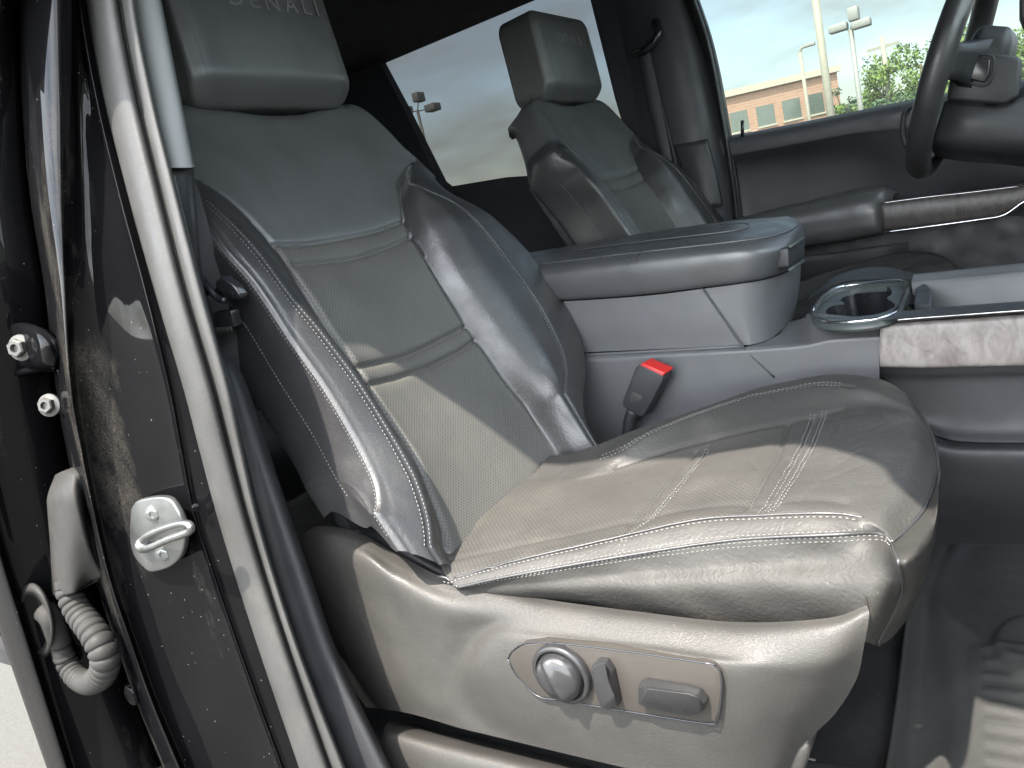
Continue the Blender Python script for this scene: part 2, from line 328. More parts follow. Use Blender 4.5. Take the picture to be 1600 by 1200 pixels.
# ================================================================== SETTING: ground
def ground():
    m_, t, b = nodes('concrete_ground')
    tc_ = N(t, 'ShaderNodeTexCoord')
    n1 = N(t, 'ShaderNodeTexNoise', Scale=.35, Detail=8); L(t, tc_.outputs['Object'], n1.inputs['Vector'])
    n2 = N(t, 'ShaderNodeTexNoise', Scale=45, Detail=6, Roughness=.7); L(t, tc_.outputs['Object'], n2.inputs['Vector'])
    ad = N(t, 'ShaderNodeMath', operation='ADD'); L(t, n1.outputs['Fac'], ad.inputs[0]); L(t, n2.outputs['Fac'], ad.inputs[1])
    c_ = N(t, 'ShaderNodeValToRGB'); e = c_.color_ramp.elements; e[0].position = .35; e[0].color = (.036, .035, .031, 1); e[1].position = .65; e[1].color = (.058, .056, .049, 1)
    h = N(t, 'ShaderNodeMath', operation='MULTIPLY'); h.inputs[1].default_value = .5; L(t, ad.outputs[0], h.inputs[0]); L(t, h.outputs[0], c_.inputs['Fac'])
    L(t, c_.outputs['Color'], b.inputs['Base Color']); b.inputs['Roughness'].default_value = .9
    bu = N(t, 'ShaderNodeBump'); bu.inputs['Strength'].default_value = .5; bu.inputs['Distance'].default_value = .01; L(t, n2.outputs['Fac'], bu.inputs['Height']); L(t, bu.outputs[0], b.inputs['Normal'])
    v = [(-900, -900, 0), (900, -900, 0), (900, 900, 0), (-900, 900, 0)]
    link('ground', v, [(0, 1, 2, 3)], m_, None, False, 'structure')
ground()

# ================================================================== PASSENGER SEAT
seat = thing('front_seat', 'black leather front passenger seat with sunlit cushion and power switches, nearest the open door', 'car seat', (-.45, .84, .80), 'black leather front seats')

def seat_back():
    c1 = [PB(*p, -.036) for p in [(375, 500), (430, 590), (480, 670), (520, 740), (550, 790)]]
    c2 = [PB(*p, .026) for p in [(320, 335), (350, 390), (400, 455), (450, 530), (500, 600), (540, 665), (580, 740), (600, 800), (608, 835)]]
    c3 = [PB(*p, .036) for p in [(330, 288), (400, 390), (450, 460), (500, 520), (560, 600), (600, 665), (640, 735), (660, 790), (668, 850)]]
    c4 = [PB(*p, .002) for p in [(350, 305), (395, 345), (430, 385), (465, 440), (510, 510), (560, 575), (600, 640), (640, 700), (675, 775), (692, 850)]]
    c8 = [PB(*p, .002) for p in [(637, 262), (630, 290), (632, 330), (650, 380), (690, 450), (740, 520), (790, 590), (830, 640), (855, 690)]]
    c10 = [PB(*p, .052) for p in [(655, 268), (720, 320), (780, 390), (830, 460), (870, 530), (885, 580), (883, 612)]]
    c11 = [PB(*p, .040) for p in [(700, 285), (770, 340), (830, 400), (880, 470), (910, 540), (920, 600), (917, 640)]]
    top = .66
    def col(pts, ytop, ntop, s_on=.545):
        pts = sorted(p for p in pts if p[0] < s_on-.004)
        s = [q[0] for q in pts]+[.555, .60, .67]; y = [q[1] for q in pts]+[ytop, ytop*.94, ytop*.80]; n_ = [q[2] for q in pts]+[ntop*.6+pts[-1][2]*.4, ntop, ntop-.004]
        return np.array(s), np.array(y), np.array(n_)
    K = [col(c1, -.262, -.055), col(c2, -.253, -.024), col(c3, -.240, -.006), col(c4, -.212, .001)]
    K2 = [col(c8, .232, .001), col(c10, .246, -.006), col(c11, .256, -.022)]
    NS = 270; srow = np.linspace(-.018, top, NS)
    def ev(k): return pchip(k[0], k[1], srow), pchip(k[0], k[2], srow)
    Ys = []; Ns = []
    rp_ = .15+.85*smooth01((.575-srow)/.20)
    e = [ev(k) for k in K]; f = [ev(k) for k in K2]
    e[1] = (e[1][0], np.where(e[1][1] > 0, e[1][1]*rp_, e[1][1])); e[2] = (e[2][0], np.where(e[2][1] > 0, e[2][1]*rp_, e[2][1]))
    f[1] = (f[1][0], np.where(f[1][1] > 0, f[1][1]*rp_, f[1][1])); f[2] = (f[2][0], np.where(f[2][1] > 0, f[2][1]*rp_, f[2][1]))
    NB = -.115+.028*smooth01((srow-.50)/.16)
    Ys.append(e[0][0]+.03); Ns.append(NB)       # rear shell corner
    Ys.append(e[0][0]+.004); Ns.append(np.minimum(NB*.85, e[0][1]-.002))
    for q in e: Ys.append(q[0]); Ns.append(q[1])
    for w_, dn in ((.14, -.004), (.5, -.010), (.86, -.004)):
        Ys.append(e[3][0]*(1-w_)+f[0][0]*w_); Ns.append(e[3][1]*0+dn)
    Ys.append(f[0][0]); Ns.append(f[0][1])
    Ys.append(f[0][0]*.80+f[1][0]*.20); Ns.append(f[0][1]*.40+f[1][1]*.60)
    Ys.append(f[0][0]*.45+f[1][0]*.55); Ns.append(f[0][1]*.06+f[1][1]*1.0)
    Ys.append(f[1][0]); Ns.append(f[1][1])
    Ys.append(f[2][0]); Ns.append(f[2][1])
    Ys.append(f[2][0]-.004); Ns.append(f[2][1]*.5+NB*.5)
    Ys.append(f[2][0]-.02); Ns.append(NB)
    Ys = np.array(Ys); Ns = np.array(Ns)                       # knots, rows
    nk = len(Ys)
    chord = np.concatenate([[0], np.cumsum(np.hypot(np.diff(Ys, axis=0), np.diff(Ns, axis=0)).mean(1)+.004)])
    tt = []
    for i in range(nk-1):
        cnt = max(3, int((chord[i+1]-chord[i])/.0026)); tt += list(np.linspace(chord[i], chord[i+1], cnt, endpoint=False))
    tt.append(chord[-1]); tt = np.array(tt)
    NT = len(tt); GY = np.zeros((NS, NT)); GN = np.zeros((NS, NT))
    for r_ in range(NS):
        GY[r_] = pchip(chord, Ys[:, r_], tt); GN[r_] = pchip(chord, Ns[:, r_], tt)
    # light smoothing over knots so that pads look stuffed
    for _ in range(3):
        GN[:, 1:-1] = .25*GN[:, :-2]+.5*GN[:, 1:-1]+.25*GN[:, 2:]
    GS = np.repeat(srow[:, None], NT, 1)
    # seams
    def seam(knots, depth, width, s0=-1, s1=.55):
        yk = pchip(knots[0], knots[1], srow)[:, None]
        return np.exp(-((GY-yk)/width)**2)*depth*smooth01((s1-GS)/.11)
    front = GN > -.06
    D = seam(K[3], .006, .005)+seam(K2[0], .006, .005)*smooth01((GS-.02)/.05)+seam(K[2], .0022, .0028)+seam(K2[1], .003, .0035)
    for dy in (-.006, .001, .008):
        yk = pchip(K[1][0], K[1][1]+dy, srow)[:, None]; D += np.exp(-((GY-yk)/.0017)**2)*.0020*(GS < .52)*(GN > -.03)
    yk = pchip(K[0][0], K[0][1], srow)[:, None]; nk_ = pchip(K[0][0], K[0][2], srow)[:, None]
    inside = (GY > pchip(K[3][0], K[3][1], srow)[:, None]-.002) & (GY < pchip(K2[0][0], K2[0][1], srow)[:, None]+.002)
    creases = []
    for pts in ([(425, 386), (480, 380), (530, 371), (590, 360), (645, 343)], [(456, 417), (500, 410), (560, 401), (610, 385), (665, 364)],
                [(552, 578), (600, 565), (640, 552), (690, 530), (745, 503)], [(572, 604), (620, 590), (680, 567), (720, 548), (762, 517)]):
        q = [PB(*p, -.006)[:2] for p in pts]; creases.append(q)
        d = polydist(GY, GS, q); D += inside*(np.exp(-(d/.0030)**2)*.0045+np.exp(-(d/.010)**2)*.0025)
    # puffy upper pad and lumbar pad
    q1, q2 = creases[0], creases[3]
    D -= inside*(GS < .545)*np.exp(-((GS-.33)/.07)**2)*.006
    # gentle wrinkles of the leather
    D += .0006*np.sin(GY*38+GS*13)*np.sin(GS*31+1)*front
    GN = GN-D*front
    # top outline
    ty = [-.30, -.25, -.215, -.17, -.12, -.06, 0, .05, .10, .15, .184, .215, .236, .252, .27]
    tz = [.54, .60, .632, .658, .668, .660, .653, .652, .657, .668, .668, .650, .620, .585, .54]
    tp = pchip(ty, tz, GY)-.035*smooth01((-.055-GN)/.05); wgt = smooth01((GS-.40)/(top-.40)); GS = GS+(tp-top)*wgt
    # roll over the top edge
    v = np.clip((GS-(tp-.035))/.035, 0, 1); GN = GN-.014*(1-np.sqrt(np.clip(1-v*v, 0, 1)))*np.clip((GN+.095)/.05, 0, 1)
    # lower edge: the near bolster ends at the shield, the far one runs down behind the cushion and curls in
    lowk = 1-smooth01((GS+.018)/.07); lown = 1-smooth01((GS+.018)/.20)
    nof = np.interp(GY, [-.277, -.247, -.196, -.14], [.036, -.004, -.024, -.05])+.078*smooth01((.024-GN)/.055)*smooth01((-.16-GY)/.06)+.045*smooth01((-.03-GN)/.05)*smooth01((-.16-GY)/.06)
    GS = GS+np.where(GY > 0, lowk*-.055, np.where(nof > 0, lown, lowk)*nof); GY = GY-(1-smooth01((GS+.05)/.17))*np.clip((GY-.11)/.1, 0, 1)*.055
    rows = [np.stack([GS, GY, GN], 2)]
    last = rows[0][-1]; ext = []
    for a_ in (20, 45, 70, 90):
        q = last.copy(); q[:, 0] = last[:, 0]+.006*math.sin(R(a_))-.0*a_; q[:, 2] = last[:, 2]-.022*(1-math.cos(R(a_)))*np.clip((last[:, 2]+.095)/.05, 0, 1); ext.append(q)
    q = last.copy(); q[:, 2] = np.minimum(-.090, last[:, 2]); q[:, 0] = last[:, 0]-.01; ext.append(q)
    G = np.concatenate([rows[0], np.array(ext)])
    W = BO+G[..., 0:1]*BU+G[..., 2:3]*BN; W[..., 1] += G[..., 1]
    V, Fc = grid_vf(W); uv = [(a, b) for a, b in zip(G[..., 1].ravel(), G[..., 0].ravel())]
    # material: perforated insert below the upper crease, smooth pad above, grained bolsters
    fy = G[:-1, :-1, 1].ravel(); fs = G[:-1, :-1, 0].ravel()
    lo = pchip(K[3][0], K[3][1], fs); hi = pchip(K2[0][0], K2[0][1], fs)
    qa = np.array(creases[0]); o_ = np.argsort(qa[:, 1]); sup = np.interp(fy, qa[o_, 1], qa[o_, 0])
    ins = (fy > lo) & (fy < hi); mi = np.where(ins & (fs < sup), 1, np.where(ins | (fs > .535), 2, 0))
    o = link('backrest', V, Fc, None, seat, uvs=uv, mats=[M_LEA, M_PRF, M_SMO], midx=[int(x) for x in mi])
    # closed rear
    rp = [fromB(s_, y_, -.113) for s_, y_ in ((-.05, -.21), (-.05, .24), (.50, .22), (.55, .15), (.55, -.15), (.50, -.20))]
    # stitching lines, each following a column of the padded surface
    W0 = W[:NS]
    def colpath(knot, off, lim, lo_=.0):
        j = int(np.argmin(np.abs(tt-(chord[knot]+off)))); r0, r1 = np.searchsorted(srow, lo_), np.searchsorted(srow, lim); return W0[r0:r1:2, j]
    st = []
    for kn, off, lim in ((4, -.0045, .53), (4, .0035, .53), (12, -.004, .52), (12, .004, .52)):
        st.append(stitches(colpath(kn, off, lim), BN, pitch=.0052, ln=.0034, r=.00045))
    for off in (-.004, .0035):
        st.append(stitches(colpath(3, off, .50), BN-np.array([0, .5, 0]), pitch=.0048, ln=.003, r=.00045))
    st.append(stitches(colpath(2, .002, .46, .04), BN*.3-np.array([0, 1, 0]), pitch=.0048, ln=.003, r=.0004))
    [link('stitching', v_, f_, M_THR, o, False) for v_, f_ in st]
    return o, rp
back, rp = seat_back()
link('back_board', *prism(rp, -.02*BN), M_PLD, seat, False)

def round_box(w, h, d, e=.35, n=28, taper=0, bulge=.012):
    """cushion-like block: face in (a across, b up), front +c"""
    V = []; idx = {}; Fc = []
    def sgnp(x, p): return math.copysign(abs(x)**p, x)
    bm = bmesh.new(); bmesh.ops.create_cube(bm, size=2); bmesh.ops.subdivide_edges(bm, edges=bm.edges[:], cuts=n, use_grid_fill=True)
    out_ = []
    for v in bm.verts:
        x, y, z = v.co; r = .16
        # rounded corners by clamping to an inner box
        ix, iy, iz = [max(-1+q, min(1-q, c)) for c, q in ((x, 2*e*.030/w), (y, 2*e*.055/h), (z, 2*e*.030/d))]
        v.co = (x, y, z)
    V = [np.array(v.co) for v in bm.verts]; Fc = [tuple(v.index for v in f.verts) for f in bm.faces]; bm.free()
    res = []
    rad = np.array([.035, .045, .022])*e/.35; half = np.array([w/2, h/2, d/2]); rad = np.minimum(rad, half*.9)
    for p in V:
        q = p*half; inner = np.clip(q, -(half-rad), half-rad); dlt = (q-inner)/rad
        nn = np.linalg.norm(dlt)
        if nn > 1e-9:
            mxx = np.max(np.abs(dlt)); dlt = dlt/nn*mxx
        q2 = inner+dlt*rad
        q2[2] += bulge*(1-(p[0])**2)*(1-p[1]**2)*(1 if p[2] > 0 else 0)
        q2[0] *= 1+taper*p[1]
        res.append(q2)
    return res, Fc

HRY, HRN = .008, .020
def head_rest():
    # frame of the face
    c = fromB(.768, HRY, HRN); a = R(4); U = np.array([-math.sin(a), 0, math.cos(a)]); Nn = np.array([math.cos(a), 0, math.sin(a)]); A = np.array([0, 1., 0]); c = c-U*.0155
    W_, H_, D_ = .298, .205, .110
    V, Fc = round_box(W_, H_, D_, e=.26, taper=-.02, bulge=.006)
    P = []
    for q in V:
        # lower edge rolls back, like the photographed cushion
        roll = smooth01((-.062-q[1])/.045)*.018*(q[2] > 0)
        # stitched edge: shallow groove along both side edges of the face
        g = math.exp(-((abs(q[0])-(W_/2-.010))/.0035)**2)*.0025*(q[2] > 0)
        P.append(c+q[0]*A+q[1]*U+(q[2]-roll-g)*Nn)
    o = link('headrest', P, Fc, M_SMO, seat)
    st = []
    for sgn in (-1, 1):
        line = []
        for b_ in np.linspace(-.080, .080, 44):
            roll = smooth01((-.062-b_)/.045)*.018
            line.append(c+sgn*(W_/2-.019)*A+b_*U+(D_/2-roll+.0008)*Nn)
        st.append(stitches(line, Nn, pitch=.0055, r=.0006))
    [link('stitching', v_, f_, M_THR, o, False) for v_, f_ in st]
    # lettering pressed into the leather above the lower pad
    cu = bpy.data.curves.new('lettering', 'FONT'); cu.body = 'DENALI'; cu.size = .034; cu.extrude = .0007; cu.align_x = 'CENTER'; cu.space_character = 1.45; cu.resolution_u = 3
    to = bpy.data.objects.new('tmp', cu); COL.objects.link(to); dg = bpy.context.evaluated_depsgraph_get()
    me = bpy.data.meshes.new_from_object(to.evaluated_get(dg)); bpy.data.objects.remove(to)
    xs_ = [v.co[0] for v in me.vertices]; kx = .168/(max(xs_)-min(xs_)); lv = []
    for v in me.vertices:
        x, y, z = v.co; lv.append(c+(x*kx+.026)*A+(y+.0255)*U+(D_/2+.0053+z)*Nn)
    fc = [tuple(p.vertices) for p in me.polygons]
    link('lettering', lv, fc, M_LET, o, False)
    # posts
    for y_ in (-.07, .07): link('headrest_post', *tube([fromB(.60, y_, -.045), fromB(.72, y_, -.035)], .007), M_CHR, seat)
M_LET = surf('embossed_lettering', (.15, .15, .153), .5, .4)
head_rest()

def cushion():
    Z = {}
    c0 = [PZ(716, 918, 1.077), PZ(800, 900, 1.090), PZ(1000, 865, 1.106), PZ(1150, 844, 1.117), PZ(1300, 836, 1.124), PZ(1372, 834, 1.118), PZ(1392, 848, 1.112)]
    c1 = [PZ(704, 903, 1.084), PZ(800, 877, 1.100), PZ(1000, 831, 1.119), PZ(1150, 806, 1.131), PZ(1275, 800, 1.137), PZ(1335, 806, 1.132), PZ(1372, 826, 1.124), PZ(1397, 846, 1.112)]
    c2 = [PZ(700, 868, 1.086), PZ(800, 850, 1.094), PZ(1000, 805, 1.112), PZ(1150, 780, 1.126), PZ(1290, 772, 1.136), PZ(1380, 795, 1.130), PZ(1415, 828, 1.112)]
    ca = [PZ(760, 815, 1.092), PZ(940, 780, 1.106), PZ(1120, 745, 1.124), PZ(1300, 725, 1.138), PZ(1400, 745, 1.134), PZ(1448, 790, 1.112)]
    cb = [PZ(830, 765, 1.098), PZ(990, 735, 1.108), PZ(1160, 700, 1.124), PZ(1330, 675, 1.139), PZ(1420, 690, 1.136), PZ(1465, 735, 1.113)]
    c4 = [PZ(872, 752, 1.098), PZ(900, 748, 1.103), PZ(1000, 717, 1.115), PZ(1100, 689, 1.125), PZ(1225, 660, 1.133), PZ(1350, 634, 1.140), PZ(1420, 650, 1.136), PZ(1460, 693, 1.115)]
    c5 = [PZ(880, 732, 1.104), PZ(962, 706, 1.124), PZ(1015, 675, 1.140), PZ(1100, 641, 1.149), PZ(1200, 612, 1.155), PZ(1275, 600, 1.157), PZ(1350, 606, 1.155), PZ(1420, 632, 1.140), PZ(1450, 668, 1.118)]
    c6 = [PZ(885, 712, 1.110), PZ(940, 692, 1.125), PZ(990, 671, 1.137), PZ(1050, 651, 1.145), PZ(1125, 627, 1.150), PZ(1200, 601, 1.156), PZ(1290, 587, 1.159), PZ(1370, 592, 1.152), PZ(1415, 614, 1.138), PZ(1438, 645, 1.118)]
    cols = [c0, c1, c2, ca, cb, c4, c5, c6]
    NR = 230; vv = np.linspace(0, 1, NR); CC = []
    for ci, c in enumerate(cols):
        c = np.array(c); o_ = np.argsort(c[:, 0]); c = c[o_]
        if ci < 3: c = np.concatenate([[c[0]+np.array([-.035, .040, -.004])], c])
        x0 = [c[0, 0], c[0, 0], c[0, 0]-.01, -.61, -.61, -.61, -.60, -.60][ci]; xf = c[-1, 0]; xs = x0+vv*(xf-x0)
        yv = pchip(c[:, 0], c[:, 1], xs); zv = pchip(c[:, 0], c[:, 2], xs)
        CC.append(np.stack([xs, yv, zv], 1))
    CC = np.array(CC)                                            # cols, rows, 3
    ln = np.linalg.norm(np.diff(CC[:, :, 1:], axis=0), axis=2).mean(1); ch = np.concatenate([[0], np.cumsum(ln)])
    tt = []
    for i in range(len(ch)-1): tt += list(np.linspace(ch[i], ch[i+1], max(4, int((ch[i+1]-ch[i])/.0026)), endpoint=False))
    tt.append(ch[-1]); tt = np.array(tt); G = np.zeros((NR, len(tt), 3))
    for r_ in range(NR):
        for k in range(3): G[r_, :, k] = pchip(ch, CC[:, r_, k], tt)
    X, Yv, Zv = G[..., 0].copy(), G[..., 1].copy(), G[..., 2].copy()
    for _ in range(6): Zv[:, 1:-1] = .25*Zv[:, :-2]+.5*Zv[:, 1:-1]+.25*Zv[:, 2:]
    D = np.zeros_like(Zv)
    def colseam(c, depth, width, dy=0, x0=-9, x1=9):
        q = np.array(c); o_ = np.argsort(q[:, 0]); yy = pchip(q[o_, 0], q[o_, 1], X.ravel()).reshape(X.shape)+dy
        return np.exp(-((Yv-yy)/width)**2)*depth*((X > x0) & (X < x1))
    D += colseam(c1, .0025, .003, x1=-.14)+colseam(c2, .002, .008, dy=-.012, x1=-.15)+colseam(c4, .003, .005, x0=-.47, x1=-.20)+colseam(c5, .003, .0035, x0=-.47, x1=-.19)
    cr_ = [[(932, 842), (985, 795), (1035, 745), (1085, 695)], [(958, 838), (1010, 792), (1060, 745), (1105, 690)],
           [(1160, 803), (1190, 760), (1215, 720), (1232, 668)], [(1188, 803), (1225, 752), (1255, 700), (1272, 655)], [(1204, 803), (1243, 752), (1273, 700), (1290, 652)]]
    CRS = []
    def yof(c):
        q = np.array(c); o_ = np.argsort(q[:, 0]); return pchip(q[o_, 0], q[o_, 1], X.ravel()).reshape(X.shape)
    msk = smooth01((Yv-yof(c1)-.004)/.012)*smooth01((yof(c4)+.004-Yv)/.012)
    for q in cr_:
        P = [PZ(*p, 1.127) for p in q]; poly = [(p[0], p[1]) for p in P]; CRS.append(poly)
        d = polydist(Yv, X, poly); D += msk*(np.exp(-(d/.0025)**2)*.0032+np.exp(-(d/.012)**2)*.0018)
    # pull wrinkles in the worn front pad
    rng = np.random.RandomState(3)
    for k in range(26):
        xx = rng.uniform(-.27, -.13); yy = rng.uniform(.68, .95); an = rng.uniform(-.5, 1.2); le = rng.uniform(.02, .06)
        d = polydist(Yv, X, [(xx, yy), (xx+le*math.sin(an), yy+le*math.cos(an))]); D += np.exp(-(d/.0028)**2)*.0008
    D += .0014*np.sin(X*30+2*np.sin(Yv*17))*np.sin(Yv*24+1)
    D[-1] = 0; D[:, 0] = 0; Zv = Zv-D
    G = np.stack([X, Yv, Zv], 2); V, Fc = grid_vf(G)
    fx = X[:-1, :-1].ravel(); fy = Yv[:-1, :-1].ravel()
    q2 = np.array(c1); q4 = np.array(c4); o2 = np.argsort(q2[:, 0]); o4 = np.argsort(q4[:, 0])
    lo = pchip(q2[o2, 0], q2[o2, 1], fx)+.002; hi = pchip(q4[o4, 0], q4[o4, 1], fx)
    cf = np.array(CRS[2]); oc = np.argsort(cf[:, 1]); lim = np.interp(fy, cf[oc, 1], cf[oc, 0])
    mi = np.where((fy > lo) & (fy < hi), np.where(fx < lim, 1, 0), 0)
    uv = [(a, b) for a, b in zip(Yv.ravel(), X.ravel())]
    # skirt below the perimeter
    per = [(716, 918, 1.077), (800, 900, 1.090), (1000, 865, 1.106), (1150, 844, 1.117), (1300, 836, 1.124), (1372, 834, 1.118), (1393, 848, 1.112)]
    top = [PZ(*p) for p in per]+[PZ(1417, 828, 1.112), PZ(1446, 792, 1.112), PZ(1465, 735, 1.113), PZ(1460, 693, 1.115), PZ(1450, 668, 1.118), PZ(1438, 645, 1.118)]
    m1 = [PY(717, 923, .600), PY(800, 912, .603), PY(1000, 892, .632), PY(1150, 880, .643), PY(1300, 872, .650), PY(1378, 868, .646), PX(1406, 880, -.098)]
    m1 += [PX(1432, 868, -.088), PX(1458, 835, -.084), PX(1466, 770, -.084), np.array([-.105, .93, 1.085]), np.array([-.12, .98, 1.085]), np.array([-.15, 1.04, 1.085])]
    m2 = [PY(719, 932, .607), PY(800, 930, .606), PY(1000, 925, .622), PY(1150, 925, .628), PY(1300, 925, .632), PY(1378, 925, .636), PX(1408, 930, -.112)]
    m2 += [PX(1430, 920, -.102), PX(1450, 885, -.095), np.array([-.10, .84, 1.045]), np.array([-.115, .92, 1.045]), np.array([-.13, .98, 1.045]), np.array([-.13, 1.04, 1.045])]
    bt = [PY(720, 945, .640), PY(800, 950, .640), PY(1000, 975, .640), PY(1150, 990, .640), PY(1300, 995, .640), PY(1352, 1003, .625), PX(1372, 1008, -.140)]
    bt += [PX(1398, 992, -.135), PX(1428, 945, -.128), np.array([-.125, .84, 1.0]), np.array([-.125, .92, 1.0]), np.array([-.125, .98, 1.0]), np.array([-.15, 1.04, 1.0])]
    SK = net([top, m1, m2, bt], 16, 22)
    rr_, cc_ = SK.shape[:2]
    for i in range(1, rr_-1):
        for j in range(cc_):
            p = SK[i, j]; wv = math.sin(p[0]*55+p[2]*30)*math.sin(p[2]*70+p[0]*20)*.0012
            cs = math.exp(-((j-22*6)/2.2)**2)*.003
            p[1] += wv+cs*.7; p[0] -= cs*.7
    V2, F2 = grid_vf(SK); n0 = len(V)
    V = np.concatenate([V, V2]); Fc = list(Fc)+[tuple(n0+i for i in f[::-1]) for f in F2]
    mi = [int(x) for x in mi]+[3]*len(F2); uv += [(p[0], p[2]) for p in V2]
    # far side and rear close-off
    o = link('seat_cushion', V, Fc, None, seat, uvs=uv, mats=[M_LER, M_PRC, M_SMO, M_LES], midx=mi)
    fs = [G[i, -1] for i in range(0, NR, 6)]+[G[-1, -1]]; low = [p+np.array([0, -.01, -(p[2]-.98)]) for p in fs]
    mid = [p+np.array([0, .012, -.05]) for p in fs]
    netobj('cushion_side', [fs, mid, low], M_LEA, seat, 4, 1)
    # stitching
    def sp(x, y):
        r_ = int(np.clip((x+.62)/(CC[3, -1, 0]+.62)*(NR-1), 0, NR-1)); k = np.argmin((X-x)**2+(Yv-y)**2); return np.array([x, y, Zv.ravel()[k]])
    st = []
    up = np.array([0, -.2, 1.])
    def line(c, dy, x0, x1):
        q = np.array(c); o_ = np.argsort(q[:, 0]); xs = np.arange(x0, x1, .006); ys = pchip(q[o_, 0], q[o_, 1], xs)+dy; return [sp(a, b) for a, b in zip(xs, ys)]
    st.append(stitches(line(c1, -.0035, -.57, -.135), up, pitch=.0055, ln=.0036, r=.0005)); 
    st.append(stitches(line(c5, -.004, -.50, -.20), up)); st.append(stitches(line(c5, .004, -.50, -.20), up))
    for q in (CRS[1], CRS[3], CRS[4]):
        qq = np.array(q); tq = np.linspace(0, len(q)-1, 46); xs = np.interp(tq, range(len(q)), qq[:, 0]); ys = np.interp(tq, range(len(q)), qq[:, 1])
        for off in (-.0025, .0025): st.append(stitches([sp(a+off, b) for a, b in zip(xs, ys)], np.array([0, 0, 1.])))
    q = cr1(top[:7], 22)
    for rw in (2, 5):
        st.append(stitches(SK[rw, 4:128], np.array([0, -1, .9]), pitch=.0050, ln=.0034, r=.0005, lift=.0005))
    st.append(stitches(G[12:NR-12, 1], np.array([0, -.4, 1.]), pitch=.0050, ln=.0034, r=.0005, lift=.0005))
    fr = cr1(top[6:11], 16)
    st.append(stitches(fr+np.array([.0005, -.0004, -.006]), np.array([1, -.5, .3]), pitch=.0055, r=.0006, lift=.0006))
    [link('stitching', v_, f_, M_THR, o, False) for v_, f_ in st]
    # piping beads on the seams
    pp = [tube(cr1(top[6:], 12)+np.array([0, 0, .0006]), .0019, 8)]
    pp.append(tube(q+np.array([0, -.0002, .0004]), .0016, 8))
    pp.append(tube(np.array(line(c1, .002, -.58, -.13))+np.array([0, 0, .0002]), .0013, 8))
    cseam = [SK[i, 22*6]+np.array([.0012, -.0015, 0]) for i in range(0, rr_)]; pp.append(tube(cseam, .0014, 8))
    [link('piping', *q_, M_LEA, o) for q_ in pp]
cushion()

